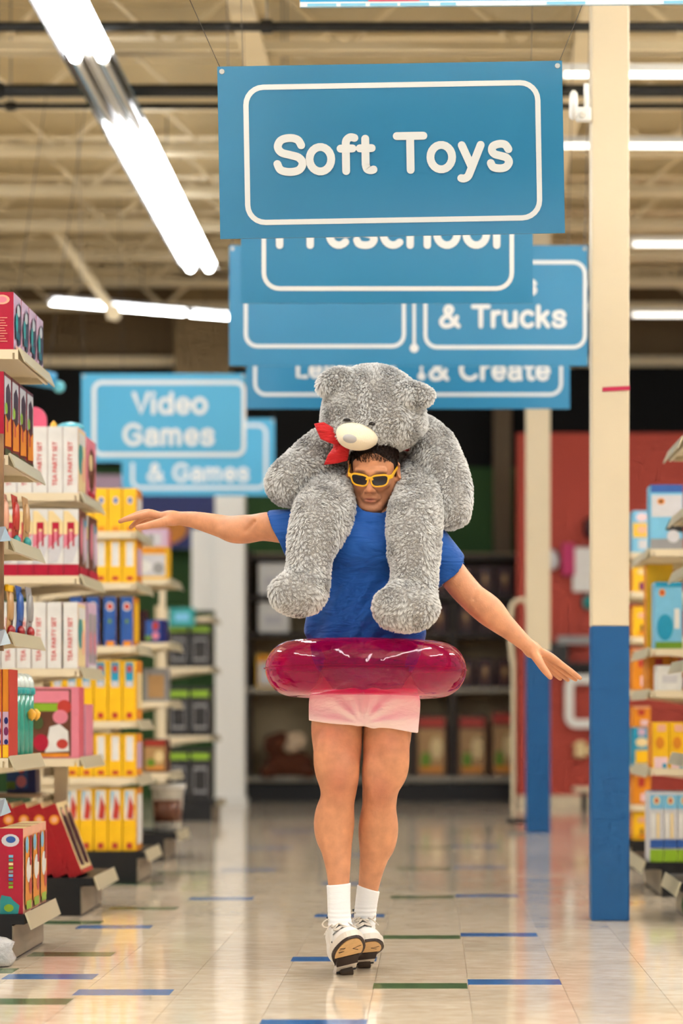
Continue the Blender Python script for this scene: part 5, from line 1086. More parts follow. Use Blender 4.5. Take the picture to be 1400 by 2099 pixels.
def fur_mat(name, root_c, tip_c, rough=.6):
    m = bpy.data.materials.new(name); m.use_nodes = True; nt = m.node_tree; b = nt.nodes['Principled BSDF']
    hi = nt.nodes.new('ShaderNodeHairInfo'); cr = nt.nodes.new('ShaderNodeValToRGB')
    cr.color_ramp.elements[0].position = .05; cr.color_ramp.elements[0].color = lin(root_c)+(1,); cr.color_ramp.elements[1].position = .75; cr.color_ramp.elements[1].color = lin(tip_c)+(1,)
    nt.links.new(hi.outputs['Intercept'], cr.inputs[0])
    mr = nt.nodes.new('ShaderNodeMapRange'); mr.inputs[3].default_value = .82; mr.inputs[4].default_value = 1.1; nt.links.new(hi.outputs['Random'], mr.inputs[0])
    hs = nt.nodes.new('ShaderNodeHueSaturation'); nt.links.new(cr.outputs[0], hs.inputs['Color']); nt.links.new(mr.outputs[0], hs.inputs['Value']); nt.links.new(hs.outputs[0], b.inputs['Base Color'])
    b.inputs['Roughness'].default_value = rough; b.inputs['Specular IOR Level'].default_value = .25
    return m

zlo, zhi = W(0, 1800)[2], W(0, 1520)[2]
lmask = lambda c, nn: ((c[:, 2] > zlo) & (c[:, 2] < zhi)).astype(float)*(.25+.75*np.clip((W(0, 1600)[2]-c[:, 2])/.08, 0, 1))
strands('leg_hair', bpy.data.objects['body'] if 'body' in bpy.data.objects else root, bv, bq, 3200, .013, .00016, fur_mat('leg_hair', (120, 78, 50), (150, 104, 70), .6), bias=(0, 0, -1.0), clump=.1, lift=.25, wave=.1, seed=5, mask=lmask)

# --- hair of the man
HAIR = mat('hair_base', (30, 20, 16), .6); HAIRC = fur_mat('hair_strands', (26, 18, 14), (58, 38, 28), .45)
S = SDF(h(0, 0, 0)-.15, h(0, 0, 0)+.16, .003)
S.ell(h(0, .024, .042), (.0775, .0935, .085), HR, k=.01)
for s in (-1, 1): S.cap(h(s*.069, .004, .020), h(s*.071, .004, -.006), .010, .005, .012)
S.ell(h(0, -.088, -.018), (.066, .062, .066), HR, k=.012, sub=True)
S.ell(h(0, -.03, -.078), (.13, .09, .075), HR, k=.008, sub=True)
hv, hq = S.arrays(); hair = child('hair', np_mesh('hair', hv, hq, HAIR, 1))
def hmask(c, nn):
    L = (c-np.array(HM.translation)) @ HR; NL = nn @ HR
    return ((NL[:, 2] > -.05) & ((L[:, 2] > .052) | (L[:, 1] > .0))).astype(float)
strands('hair_strands', hair, hv, hq, 9000, .017, .0006, HAIRC, bias=np.array(HM.to_3x3() @ Vector((0.25, -.9, -.25))), clump=.45, lift=.35, wave=.05, seed=3, mask=hmask)

# --- T-shirt
def cloth_mat(name, rgb, rough=.75, strength=.5, scale=7, fine=260):
    m = bpy.data.materials.new(name); m.use_nodes = True; nt = m.node_tree; b = nt.nodes['Principled BSDF']
    b.inputs['Base Color'].default_value = lin(rgb)+(1,); b.inputs['Roughness'].default_value = rough; b.inputs['Specular IOR Level'].default_value = .3; b.inputs['Sheen Weight'].default_value = .15
    tc = nt.nodes.new('ShaderNodeTexCoord'); mp = nt.nodes.new('ShaderNodeMapping'); mp.inputs['Rotation'].default_value = (0, math.radians(38), 0); mp.inputs['Scale'].default_value = (1, 1, 3.2)
    nt.links.new(tc.outputs['Object'], mp.inputs[0])
    n1 = nt.nodes.new('ShaderNodeTexNoise'); n1.inputs['Scale'].default_value = scale; n1.inputs['Detail'].default_value = 3; n1.inputs['Distortion'].default_value = .5; nt.links.new(mp.outputs[0], n1.inputs[0])
    b1 = nt.nodes.new('ShaderNodeBump'); b1.inputs['Strength'].default_value = strength; b1.inputs['Distance'].default_value = .03; nt.links.new(n1.outputs[0], b1.inputs['Height'])
    n2 = nt.nodes.new('ShaderNodeTexNoise'); n2.inputs['Scale'].default_value = fine; nt.links.new(tc.outputs['Object'], n2.inputs[0])
    b2 = nt.nodes.new('ShaderNodeBump'); b2.inputs['Strength'].default_value = .12; b2.inputs['Distance'].default_value = .002; nt.links.new(n2.outputs[0], b2.inputs['Height']); nt.links.new(b1.outputs[0], b2.inputs['Normal'])
    nt.links.new(b2.outputs[0], b.inputs['Normal']); return m
SHIRT = cloth_mat('shirt_blue', (18, 80, 160), strength=.5)
S = SDF(W(525, 1440, 0)-np.array([0, .22, 0]), W(985, 1030, 0)+np.array([0, .22, 0]), .0042)
S.cap(W(755, 1125, .015), W(752, 1215, .01), Rm(116), Rm(112), .05, flat=.62)
S.cap(W(752, 1215, .01), W(750, 1296, .01), Rm(112), Rm(119), .05, flat=.62)
S.cap(W(750, 1296, .01), W(750, 1322, .015), Rm(118), Rm(104), .03, flat=.62)
S.cap(W(750, 1322, .01), W(756, 1432, .0), Rm(96), Rm(60), .03, flat=.80)
S.cut(W(750, 1436), (0, 0, -1))
S.cap(W(668, 1085, .01), W(848, 1092, .01), Rm(46), Rm(46), .06)
S.ell(W(755, 1130, -.03), (Rm(100), .115, Rm(60)), k=.05)
S.cap(W(640, 1088, .0), W(555, 1092, .03), Rm(48), Rm(46), .03); S.cap(W(640, 1100, .0), W(580, 1112, .02), Rm(46), Rm(42), .03)
S.cap(W(862, 1098, .0), W(925, 1172, -.008), Rm(46), Rm(43), .03); S.cap(W(870, 1120, .0), W(905, 1182, -.008), Rm(42), Rm(36), .03)
def plane2(S, a, b_, keep):
    A_, B_ = W(*a), W(*b_); t_ = B_-A_; n = np.array([-t_[2], 0, t_[0]]); c = W(*keep)
    if np.dot(c-A_, n) > 0: n = -n
    S.cut(A_, n)
lx = W(900, 0)[0]
n_ = W(960, 1165)-W(902, 1204); pn = np.array([-n_[2], 0, n_[0]]); pn = pn if np.dot(W(990, 1220)-W(930, 1185), pn) > 0 else -pn; pn /= np.linalg.norm(pn); pc = W(930, 1184.5)
X_, Z_ = S.ax[0][:, None, None], S.ax[2][None, None, :]
qa, qb = W(542, 1047), W(590, 1148); qn = np.array([-(qb-qa)[2], 0, (qb-qa)[0]]); qn /= np.linalg.norm(qn); qn = qn if np.dot(W(500, 1120)-qa, qn) > 0 else -qn
ql = (X_-qa[0])*qn[0]+(Z_-qa[2])*qn[2]
S.F = np.where((X_ < W(612, 0)[0]) & (Z_ > W(0, 1185)[2]), np.maximum(S.F, ql.astype(np.float32)), S.F).astype(np.float32)
dpl = (X_-pc[0])*pn[0]+(Z_-pc[2])*pn[2]
S.F = np.where((X_ > W(893, 0)[0]) & (Z_ > W(0, 1260)[2]), np.maximum(S.F, dpl.astype(np.float32)), S.F).astype(np.float32)
# hollow cuffs and collar
S.cap(W(500, 1085, .05), W(580, 1090, .02), Rm(40), Rm(38), .01, sub=True); S.cap(W(580, 1112, .03), W(540, 1120, .03), Rm(34), Rm(30), .01, sub=True)
S.cap(W(990, 1235, -.02), W(915, 1155, -.005), Rm(37), Rm(36), .01, sub=True)
S.cap(W(762, 1000, -.02), W(761, 1048, -.03), Rm(40), Rm(34), .012, sub=True)
def folds(X, Y, Z):
    u = (X-W(750, 0)[0]); z = Z-W(0, 1200)[2]; front = (Y < YM)
    t1 = u*.72-z*.69                 # diagonals that run down to the right
    a1 = np.exp(-((u-.02)/.16)**2-((z+.10)/.12)**2)
    a2 = np.exp(-((u+.12)/.10)**2-((z+.16)/.12)**2)
    a3 = np.exp(-((u-.03)/.12)**2-((z-.20)/.08)**2)
    f_ = -.0080*a1*np.sin(t1*95+2.0*np.sin(u*14))-.007*a2*np.sin((u*.9-z*.35)*80)-.006*a3*np.sin((u*.55+z*.8)*70)
    sl = np.exp(-((X-W(575, 0)[0])/.06)**2)*.0012*np.sin((X*.5+Z)*90)
    return f_+sl+.0*Y
S.warp(folds)
shirt = child_sdf('t_shirt', S, SHIRT, relax=2)
mb = MB(); rim = []
for i in range(28):
    a = 2*math.pi*i/28; c0 = W(761, 1053, -.035); rim.append(Vector((c0[0]+.062*math.cos(a), c0[1]+.060*math.sin(a)+.012, c0[2]+.022*math.sin(a)+.006)))
mb.tube(rim+[rim[0]], .0055, SHIRT, 8); mb.build('collar', shirt, True)

# --- shorts
SHORT = cloth_mat('shorts_white', (244, 222, 218), .8, .30, 9)
S = SDF(W(610, 1530, 0)-np.array([0, .2, 0]), W(890, 1380, 0)+np.array([0, .2, 0]), .0036)
S.cap(W(748, 1405, .02), W(748, 1440, .015), Rm(96), Rm(108), .03, flat=.68)
S.cap(W(693, 1435, .0), W(690, 1520, -.005), Rm(57), Rm(58), .03, flat=1.0); S.cap(W(798, 1440, .0), W(799, 1530, .0), Rm(60), Rm(58), .03, flat=.98)
S.ell(W(745, 1462, -.085), (Rm(30), .03, Rm(30)), k=.03)
plane2(S, (637, 1477, 0), (850, 1502, 0), (750, 1420, 0))
S.cut(W(750, 1412), (0, 0, 1))
S.cap(W(744, 1506, -.2), W(744, 1506, .2), Rm(15), Rm(15), .012, sub=True)
S.cap(W(742, 1440, -.128), W(744, 1500, -.118), .010, .012, .012, sub=True)

def sfold(X, Y, Z):
    u = X-W(745, 0)[0]; z = Z-W(0, 1485)[2]; r = np.sqrt(u*u+z*z)+1e-4; a = np.arctan2(z, u)
    fan = -.0055*np.sin(a*11)*np.exp(-((r-.09)/.06)**2)*np.clip(r/.05, 0, 1)
    hem = -.0016*np.exp(-((z-.012-.117*u)/.0035)**2)
    return (fan+hem*0)*(Y < YM)
S.warp(sfold)
shorts = child_sdf('shorts', S, SHORT, relax=2)
for (a, b_, c0) in (((636, 1466, 0), (742, 1479, 0), (690, 1476)), ((748, 1482, 0), (856, 1491, 0), (800, 1488))):
    pass

# --- socks
SOCK = cloth_mat('sock_white', (236, 238, 240), .85, .10, 14)
for pts, top in (([(694, 1800, -.08, 25), (694.5, 1840, -.095, 23.5), (696, 1885, -.11, 23.5), (699, 1905, -.12, 25)], ((668, 1811), (719, 1806))), ([(757, 1812, .068, 24.5), (751, 1850, .085, 23), (747, 1890, .095, 23), (745, 1915, .09, 24)], ((731, 1816), (780, 1832)))):
    S = SDF(W(650, 1925, -.2), W(800, 1795, .17), .003); S.chain([(W(x, y, d), Rm(r)) for x, y, d, r in pts], .01)
    plane2(S, top[0]+(0,), top[1]+(0,), (720, 1880, 0))
    S.warp(lambda X, Y, Z: -.0010*np.sin(Z*420)*np.clip((W(0, 1850)[2]-Z)/.03, 0, 1)-.0022*np.exp(-((Z-W(0, 1822)[2])/.004)**2)*0)
    child_sdf('sock', S, SOCK, relax=1)

# --- wheeled shoes
LEA = mat('shoe_leather', (228, 226, 222), .45, bump=.1, bscale=90); BLKT = mat('shoe_black', (40, 44, 46), .5); LACE = mat('lace', (206, 196, 182), .8); SOLE_T = mat('outsole_tan', (216, 176, 122), .6, noise=.08, nscale=60); SOLE_D = mat('sole_dark', (52, 36, 30), .6); WHL = mat('wheel_rubber', (74, 58, 44), .5); MIDS = mat('midsole_white', (222, 214, 204), .5)
def outline(n=30, grow=0.0):
    pts = []
    for i in range(n):
        a = 2*math.pi*i/n; y = -.135-.142*math.cos(a)*1.0
        t_ = (-y)/.28; wdt = .037+.014*math.sin(min(1, max(0, (t_-.25)/.75))*math.pi)*1.2
        x = wdt*(abs(math.sin(a))**.55)*(1 if math.sin(a) > 0 else -1)
        pts.append((x*(1+grow*18), y*(1.0)))
    return pts
def shoe(hx, hy, pitch, yaw, roll, name='wheeled_shoe'):
    M = Matrix.Translation(P(hx, hy, F_PX*CAM_H/(hy-HY))) @ Matrix.Rotation(math.radians(yaw), 4, 'Z') @ Matrix.Rotation(math.radians(-pitch), 4, 'X') @ Matrix.Rotation(math.radians(roll), 4, 'Y') @ Matrix.Translation(Vector((0, .035, .040)))
    M = Matrix.Translation(Vector((0, 0, 0))) @ M
    S = SDF((-.075, -.31, -.01), (.075, .05, .16), .003)
    S.cap((0, -.032, .042), (0, -.12, .040), .038, .040, .02); S.ell((0, -.19, .014), (.049, .085, .044), k=.03)
    S.cap((0, -.19, .018), (0, -.10, .085), .030, .030, .03); S.cap((0, -.10, .085), (0, -.075, .112), .028, .026, .03)
    S.cap((0, -.03, .06), (0, -.040, .098), .037, .036, .03)
    S.cut((0, 0, .006), (0, 0, -1))
    S.cap((0, -.035, .13), (0, -.045, .17), .030, .034, .008, sub=True)
    Fc, axc = S.F.copy(), S.ax
    v, q = S.arrays(); me_ = np_mesh(name, v, q, LEA, 1); me_.transform(M)
    sh = child(name, me_)
    def sub(nm, mb, smooth=False): mb.v = [tuple(M @ Vector(p)) for p in mb.v]; return mb.build(nm, sh, smooth)
    o_ = outline(36)
    n = len(o_)
    def slab(sc, z0, z1, mt):
        mb = MB(); c = (0, -.135)
        mb.add([(c[0]+(a-c[0])*sc, c[1]+(b_-c[1])*(1+(sc-1)*.35), z) for z in (z0, z1) for a, b_ in o_], [tuple(range(n-1, -1, -1)), tuple(range(n, 2*n))]+[(i, (i+1) % n, n+(i+1) % n, n+i) for i in range(n)], mt); return mb
    sub('midsole', slab(1.10, .0, .020, MIDS)); sub('sole_rim', slab(1.08, -.008, .0, SOLE_D))
    mb = MB(); fr = [(a*.90, b_*.985-.001) for a, b_ in o_ if b_ < -.125]; m_ = len(fr)
    mb.add([(a, b_, z) for z in (-.0105, -.0075) for a, b_ in fr], [tuple(range(m_-1, -1, -1)), tuple(range(m_, 2*m_))]+[(i, (i+1) % m_, m_+(i+1) % m_, m_+i) for i in range(m_)], SOLE_T); tanp = sub('outsole', mb)
    mb = MB(); xfm = Matrix.Rotation(math.radians(90), 4, 'X')
    flip = Matrix(((1, 0, 0, 0), (0, 0, 1, 0), (0, 1, 0, -.0105), (0, 0, 0, 1)))
    for gp in ([(.036, -.205), (.010, -.190), (.030, -.172)], [(-.036, -.215), (-.018, -.210), (-.022, -.204), (-.037, -.203)], [(-.038, -.185), (-.020, -.182), (-.036, -.176)]):
        mb = MB(); ribbon(mb, gp, .0025, SOLE_D, depth=.001, xf=flip); sub('tread_groove', mb)
    mb = MB(); mb.hexa([(-.036, -.075, -.022), (.036, -.075, -.022), (.034, .012, -.024), (-.034, .012, -.024), (-.036, -.10, -.004), (.036, -.10, -.004), (.036, .014, -.004), (-.036, .014, -.004)], MIDS); sub('heel_block', mb)
    mb = MB(); mb.hexa([(-.038, -.13, -.012), (.038, -.13, -.012), (.037, -.08, -.022), (-.037, -.08, -.022), (-.038, -.13, -.004), (.038, -.13, -.004), (.038, -.08, -.004), (-.038, -.08, -.004)], SOLE_D); sub('arch_plate', mb)
    mb = MB(); mb.cyl((-.020, -.035, -.026), (.020, -.035, -.026), .0185, .0185, WHL, 20); mb.cyl((-.022, -.035, -.026), (.022, -.035, -.026), .013, .013, WHL, 16); sub('wheel', mb)
    mb = MB(); mb.cyl((-.034, -.035, -.024), (.034, -.035, -.024), .004, .004, BLKT, 8); sub('axle', mb)
    # toe stripes, side panels, tongue, laces
    def onsurf(x, y):          # top of the upper above (x, y)
        i = int(np.clip(np.searchsorted(axc[0], x), 0, len(axc[0])-1)); j = int(np.clip(np.searchsorted(axc[1], y), 0, len(axc[1])-1))
        ok = np.where(Fc[i, j] < 0)[0]; return float(axc[2][ok[-1]])+.002 if len(ok) else .02
    for s_ in (-1, 1):
        mb = MB(); g = []
        for i in range(7):
            x = s_*(.003+.032*i/6)
            for y in (-.185+.0*i+.010*(i/6)**2*3, -.203+.012*(i/6)**2*3): g.append((x, y, onsurf(x, y)+.0014))
        mb.add(g, [(2*i, 2*i+1, 2*i+3, 2*i+2) if s_ > 0 else (2*i, 2*i+2, 2*i+3, 2*i+1) for i in range(6)], BLKT); sub('toe_stripe', mb, True)
        mb = MB(); mb.add([(s_*.0415, -.10, .03), (s_*.044, -.16, .028), (s_*.0445, -.165, .043), (s_*.0415, -.115, .052)], [(0, 1, 2, 3) if s_ < 0 else (3, 2, 1, 0)], BLKT); sub('side_panel', mb)
    mb = MB(); mb.hexa([(-.018, -.108, .105), (.018, -.108, .105), (.020, -.088, .110), (-.020, -.088, .110), (-.024, -.092, .158), (.024, -.092, .158), (.022, -.084, .158), (-.022, -.084, .158)], BLKT); sub('tongue', mb)
    mb = MB()
    for i in range(5):
        y = -.098-.017*i
        for s_ in (-1, 1):
            a = (-s_*.024, y, onsurf(.024, y)+.003); m2 = (0, y-.006, onsurf(0, y-.006)+.004); b_ = (s_*.024, y-.013, onsurf(.024, y-.013)+.003); mb.tube([a, m2, b_], .0030, LACE, 6)
    for s_ in (-1, 1):
        lp_ = catmull([(0, -.108, .122), (s_*.022, -.114, .140), (s_*.048, -.114, .128), (s_*.040, -.118, .110), (s_*.010, -.112, .120)], 5); mb.tube(lp_, .0026, LACE, 6)
        mb.tube(catmull([(0, -.110, .122), (s_*.03, -.130, .108), (s_*.056, -.126, .082)], 4), .0024, LACE, 6)
    sub('laces', mb, True)
    mb = MB(); g = []
    for i in range(9):
        y = -.096-.0105*i; w_ = .017-.0006*i
        for x in (-w_, 0, w_): g.append((x, y, onsurf(x, y)+.0006))
    mb.add(g, [f for i in range(8) for f in ((3*i, 3*i+1, 3*i+4, 3*i+3), (3*i+1, 3*i+2, 3*i+5, 3*i+4))], BLKT); sub('tongue_stripe', mb, True)
    return sh
shoe(712, 1998, 28, 9, -13)
shoe(747, 1984, 20, 8, -5)

# ------------------------------------------------------------------ sunglasses
YELF = mat('yellow_frame', (246, 184, 24), .3, coat=.3); LENS = mat('dark_lens', (22, 8, 20), .08, spec=.35)
sg = thing('sunglasses', 'yellow framed sunglasses with dark lenses on the man\'s face', 'sunglasses', HM @ Vector((0, -.105, -.002)))
sg.rotation_euler = HM.to_euler()
off = Vector((0, -.105, -.002))
for s in (-1, 1):
    lens_o = [(s*.0335+(a), b_) for a, b_ in [(.027*math.cos(t)*(1.0 if True else 1)*(1+.0*t), .0195*math.sin(t)) for t in np.linspace(0, 2*math.pi, 29)[:-1]]]
    lens_o = []
    for t in np.linspace(0, 2*math.pi, 33)[:-1]:
        c_, s2 = math.cos(t), math.sin(t); x = .0275*math.copysign(abs(c_)**.62, c_); z = .0195*math.copysign(abs(s2)**.70, s2); x *= 1.03+.12*(z/.0195); lens_o.append((s*.034+x, z-.001+.0025*s*x/.0275))
    bend = lambda p: (p[0], p[1]+abs(p[0])**2*2.2, p[2])
    mb = MB(); ribbon(mb, lens_o, .0052, YELF, depth=.0055, y=.0025, closed=True); mb.v = [bend(p) for p in mb.v]; mb.build('rim', sg)
    mb = MB(); n = len(lens_o); mb.add([bend((a, yv, b_)) for yv in (-.0008, .0012) for a, b_ in lens_o], [tuple(range(n)) if True else None, tuple(range(2*n-1, n-1, -1))], LENS); mb.build('lens', sg)
    mb = MB(); a = bend((s*.064, 0, .012)); b_ = (s*.0825, .118, .016)
    for (p, q, w0, w1) in ((a, (s*.074, .02, .013), .0085, .0080), ((s*.074, .02, .013), b_, .0080, .0045)):
        mb.hexa([(p[0]-.002, p[1], p[2]-w0), (p[0]+.002, p[1], p[2]-w0), (q[0]+.002, q[1], q[2]-w1), (q[0]-.002, q[1], q[2]-w1), (p[0]-.002, p[1], p[2]+w0*.6), (p[0]+.002, p[1], p[2]+w0*.6), (q[0]+.002, q[1], q[2]+w1*.6), (q[0]-.002, q[1], q[2]+w1*.6)], YELF)
    mb.build('temple', sg)
mb = MB(); ribbon(mb, [(-.010, .004), (-.004, .008), (.004, .008), (.010, .004)], .007, YELF, depth=.006, y=.003); mb.build('bridge', sg)

# ------------------------------------------------------------------ inflatable ring
def ring_mat():
    m = bpy.data.materials.new('magenta_vinyl'); m.use_nodes = True; nt = m.node_tree
    for n_ in list(nt.nodes): nt.nodes.remove(n_)
    out = nt.nodes.new('ShaderNodeOutputMaterial'); tr = nt.nodes.new('ShaderNodeBsdfTransparent'); tr.inputs[0].default_value = (.82, .015, .42, 1)
    df = nt.nodes.new('ShaderNodeBsdfTranslucent'); df.inputs[0].default_value = lin((244, 0, 140))+(1,); d2 = nt.nodes.new('ShaderNodeBsdfDiffuse'); d2.inputs[0].default_value = lin((214, 0, 112))+(1,)
    gl = nt.nodes.new('ShaderNodeBsdfGlossy'); gl.inputs['Roughness'].default_value = .05; gl.inputs[0].default_value = (1, 1, 1, 1)
    m0 = nt.nodes.new('ShaderNodeMixShader'); m0.inputs[0].default_value = .5; nt.links.new(df.outputs[0], m0.inputs[1]); nt.links.new(d2.outputs[0], m0.inputs[2])
    m1 = nt.nodes.new('ShaderNodeMixShader'); m1.inputs[0].default_value = .26; nt.links.new(tr.outputs[0], m1.inputs[1]); nt.links.new(m0.outputs[0], m1.inputs[2])
    lw = nt.nodes.new('ShaderNodeLayerWeight'); lw.inputs[0].default_value = .5; pw = nt.nodes.new('ShaderNodeMath'); pw.operation = 'POWER'; pw.inputs[1].default_value = 4.5; nt.links.new(lw.outputs['Facing'], pw.inputs[0]); fr = nt.nodes.new('ShaderNodeMapRange'); fr.inputs[3].default_value = .03; fr.inputs[4].default_value = .7; nt.links.new(pw.outputs[0], fr.inputs[0]); ge = nt.nodes.new('ShaderNodeNewGeometry'); fm = nt.nodes.new('ShaderNodeMath'); fm.operation = 'SUBTRACT'; fm.use_clamp = True; nt.links.new(fr.outputs[0], fm.inputs[0]); nt.links.new(ge.outputs['Backfacing'], fm.inputs[1])
    tc = nt.nodes.new('ShaderNodeTexCoord'); nz = nt.nodes.new('ShaderNodeTexNoise'); nz.inputs['Scale'].default_value = 26; nz.inputs['Detail'].default_value = 2; nt.links.new(tc.outputs['Object'], nz.inputs[0])
    bp = nt.nodes.new('ShaderNodeBump'); bp.inputs['Strength'].default_value = .12; bp.inputs['Distance'].default_value = .01; nt.links.new(nz.outputs[0], bp.inputs['Height'])
    nt.links.new(bp.outputs[0], gl.inputs['Normal']); nt.links.new(bp.outputs[0], lw.inputs['Normal'])
    m2 = nt.nodes.new('ShaderNodeMixShader'); nt.links.new(fm.outputs[0], m2.inputs[0]); nt.links.new(m1.outputs[0], m2.inputs[1]); nt.links.new(gl.outputs[0], m2.inputs[2])
    nt.links.new(m2.outputs[0], out.inputs[0]); return m
RINGM = ring_mat()
rc = Vector(W(750, 1372, .015)); rg = thing('swim_ring', 'inflated translucent magenta swim ring around the man\'s waist', 'swim ring', rc, rot=(math.radians(-1.5), math.radians(.4), 0))
R0, r0 = .249, .0955; NU, NV = 144, 48; vs = []; fs = []
for i in range(NU):
    a = 2*math.pi*i/NU
    for j in range(NV):
        b_ = 2*math.pi*j/NV; inner = max(0, -math.cos(b_))**2
        rr = r0*(1+.0)+.0035*inner*math.sin(a*38+1.5*math.sin(a*7))+.0012*math.sin(a*61)*max(0, abs(math.sin(b_*1))-.0)*0
        x, z = (R0+rr*math.cos(b_))*1.0, rr*math.sin(b_)*1.0
        vs.append((x*math.cos(a), x*math.sin(a), z*(1.0)))
for i in range(NU):
    for j in range(NV): fs.append((i*NV+j, ((i+1) % NU)*NV+j, ((i+1) % NU)*NV+(j+1) % NV, i*NV+(j+1) % NV))
mb = MB(); mb.add(vs, fs, RINGM); tube_o = mb.build('tube', rg, True)
for sgn, nm in ((1, 'outer_seam'), (-1, 'inner_seam')):
    mb = MB(); ww = .006; base_r = R0+sgn*(r0-.001); vs = []; fs = []; n = 120
    for i in range(n):
        a = 2*math.pi*i/n; wv = .0015*math.sin(a*45)
        for rr, z in ((base_r, -.0008), (base_r+sgn*(ww+wv), -.0008), (base_r+sgn*(ww+wv), .0008), (base_r, .0008)): vs.append((rr*math.cos(a), rr*math.sin(a), z))
    for i in range(n):
        for j in range(4): fs.append((i*4+j, ((i+1) % n)*4+j, ((i+1) % n)*4+(j+1) % 4, i*4+(j+1) % 4))
    mb.add(vs, fs, RINGM); mb.build(nm, tube_o)
mb = MB(); mb.lathe((R0*math.cos(.9), R0*math.sin(.9), r0-.001), [(.018, 0), (.018, .004), (.008, .006), (.007, .020), (.009, .022), (.003, .024)], mat('valve_clear', (220, 120, 170), .2), 14); mb.build('valve', rg)

# ------------------------------------------------------------------ teddy bear on his shoulders
FURB = mat('bear_backing', (178, 174, 170), .95, bump=.5, bscale=120); FURC = fur_mat('bear_fur', (172, 168, 165), (252, 252, 251), .7)
bear = thing('teddy_bear', 'large grey teddy bear riding on the man\'s shoulders', 'teddy bear', W(770, 1060, .22))
BEAR = Vector(bear.location)
def bear_part(name, prims, n, bias=(0, 0, -.45), res=.006, length=.020, seed=1):
    """prims: ('c', pts) chain or ('e', centre, radii, R)"""
    pts = []
    for p in prims:
        if p[0] == 'c': pts += p[1]
        else: pts += [(p[1]-max(p[2]), 0), (p[1]+max(p[2]), 0)]
    pad = max([r for _, r in pts]+[.0])+.03; lo, hi = bounds(pts, pad)
    S = SDF(lo, hi, res)
    for p in prims:
        if p[0] == 'c': S.chain(p[1], .04)
        else: S.ell(p[1], p[2], p[3] if len(p) > 3 else None, k=.04)
    S.warp(lambda X, Y, Z: .0022*np.sin(X*61+Z*23)*np.sin(Z*57+Y*31)*np.sin(Y*49+X*17))
    v, q = S.arrays(); o = obj(name, np_mesh(name, v, q, FURB, 1), bear); o.location = -BEAR
    fo = strands('fur', o, v, q, int(n*1.35), length, .00072, FURC, bias=bias, clump=.52, lift=.50, wave=.30, seed=seed)
    return o
Ry = lambda d: np.array(Matrix.Rotation(math.radians(d), 3, 'Y'))
wr = lambda L: [(W(x, y, d), Rm(r)-.006) for x, y, d, r in L]
bear_part('torso', [('e', W(775, 985, .24), (Rm(112), .15, Rm(125)))], 14000, seed=11)
hd = bear_part('head', [('e', W(764, 838, .0), (Rm(100), .155, Rm(88))), ('e', W(768, 868, -.01), (Rm(103), .150, Rm(54))), ('e', W(745, 885, -.06), (Rm(62), .09, Rm(36)))], 42000, seed=12, bias=(0, 0, -.3))
for k, (c, rad, rot_) in enumerate(((W(687, 784, -.08), (Rm(37), .036, Rm(25)), -24), (W(848, 809, -.115), (Rm(41), .034, Rm(22)), 8))):
    bear_part('ear', [('e', c, rad, Ry(rot_)), ('e', c+np.array([(.022, -.02)[k], .03, -.004]), (Rm(26), .04, Rm(22)), Ry(rot_))], 8000, seed=13+k, res=.005)
bear_part('arm', [('c', wr([(708, 905, .10, 40), (660, 925, .05, 46), (622, 962, .01, 49), (593, 990, -.02, 50)]))], 19000, seed=15)
bear_part('arm', [('c', wr([(852, 885, .12, 44), (885, 915, .08, 49), (908, 965, .03, 50), (921, 1010, 0, 48), (921, 1042, -.02, 45)]))], 22000, seed=16)
bear_part('leg', [('c', wr([(686, 975, .12, 46), (676, 1012, .02, 54), (662, 1056, -.10, 63), (643, 1105, -.16, 53), (634, 1150, -.19, 45), (632, 1185, -.20, 44)])), ('e', W(611, 1217, -.25), (Rm(60)-.008, .085, Rm(48)-.008))], 34000, seed=17)
bear_part('leg', [('c', wr([(862, 970, .12, 44), (860, 1010, .0, 50), (850, 1060, -.12, 57), (849, 1120, -.17, 54), (850, 1175, -.19, 48), (848, 1205, -.20, 48)])), ('e', W(832, 1245, -.25), (Rm(69)-.008, .090, Rm(52)-.008))], 36000, seed=18)
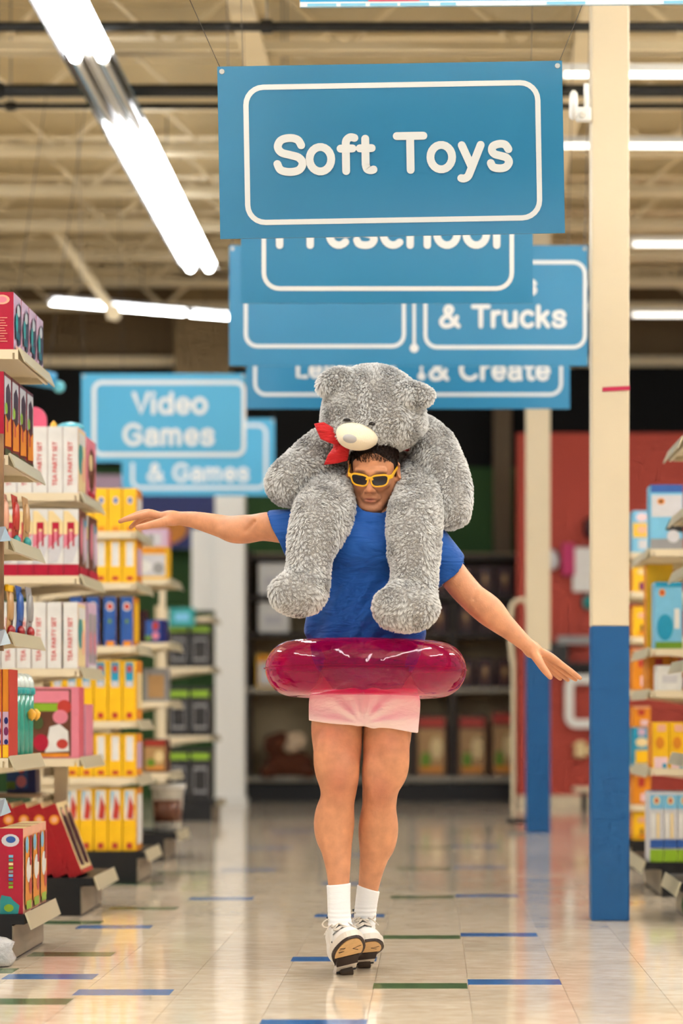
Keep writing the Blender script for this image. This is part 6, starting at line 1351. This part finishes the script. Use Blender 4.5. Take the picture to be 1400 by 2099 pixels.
# face
MUZ = mat('muzzle_velour', (238, 226, 200), .85, bump=.2, bscale=200); NOSE = mat('nose_satin', (178, 176, 176), .5); EYE = mat('eye_bead', (30, 24, 22), .2)
S = SDF(W(733, 893, -.17)-.11, W(733, 893, -.17)+.11, .004)
S.ell(W(732, 893, -.135), (Rm(43), .075, Rm(25)), Ry(13), k=.02); S.ell(W(727, 902, -.16), (Rm(30), .06, Rm(17)), Ry(5), k=.03)
v, q = S.arrays(); mz = obj('muzzle', np_mesh('muzzle', v, q, MUZ, 1), hd)
S = SDF(W(722, 900, -.21)-.06, W(722, 900, -.21)+.06, .003); S.ell(W(722.5, 899, -.198), (Rm(20), .026, Rm(11.5)), Ry(6), k=.01); v, q = S.arrays(); obj('nose', np_mesh('nose', v, q, NOSE, 1), hd)
for (x, y) in ((711, 861), (762, 869)):
    S = SDF(W(x, y, -.15)-.04, W(x, y, -.15)+.04, .002); S.ell(W(x, y, -.158 if x < 730 else -.166), (.013, .014, .006), k=.01); v, q = S.arrays(); obj('eye', np_mesh('eye', v, q, EYE, 1), hd)
# red ribbon
RIB = cloth_mat('ribbon_red', (196, 22, 28), .55, .5, 18)
rb = obj('ribbon', None, bear); rb.location = -BEAR; rb.empty_display_size = .05
def ribbon_piece(name, pts, d):
    mb = MB(); n = len(pts); fr = [W(x, y, d+dd) for x, y, dd in pts]
    c = sum(fr)/n; c[1] -= .012
    mb.add(fr+[c], [(i, (i+1) % n, n) for i in range(n)], RIB); o = mb.build(name, rb, True)
    md = o.modifiers.new('sub', 'SUBSURF'); md.levels = 2; md.render_levels = 2; md.subdivision_type = 'SIMPLE'
    m2 = o.modifiers.new('thick', 'SOLIDIFY'); m2.thickness = .003
ribbon_piece('ribbon_loop', [(644, 869, .0), (664, 866, .0), (682, 876, -.01), (696, 892, -.0), (694, 914, .0), (676, 908, -.01), (658, 900, -.0)], -.105)
ribbon_piece('ribbon_tail', [(686, 900, .0), (704, 908, -.01), (716, 922, .0), (712, 944, .0), (690, 950, -.01), (664, 953, .0), (672, 934, -.008), (684, 918, .0)], -.09)
mb = MB(); cc = W(772, 925, .16)
mb.tube([Vector((cc[0]+.125*math.cos(a), cc[1]+.11*math.sin(a)-.05, cc[2])) for a in np.linspace(0, 2*math.pi, 25)], .012, RIB, 8); mb.build('ribbon_band', rb, True)

scene.cycles.max_bounces = 4; scene.cycles.diffuse_bounces = 3; scene.cycles.glossy_bounces = 2; scene.cycles.transmission_bounces = 2; scene.cycles.transparent_max_bounces = 8
scene.cycles.adaptive_threshold = 0.08; scene.cycles.adaptive_min_samples = 10; scene.cycles.use_light_tree = False
scene.cycles.caustics_reflective = False; scene.cycles.caustics_refractive = False
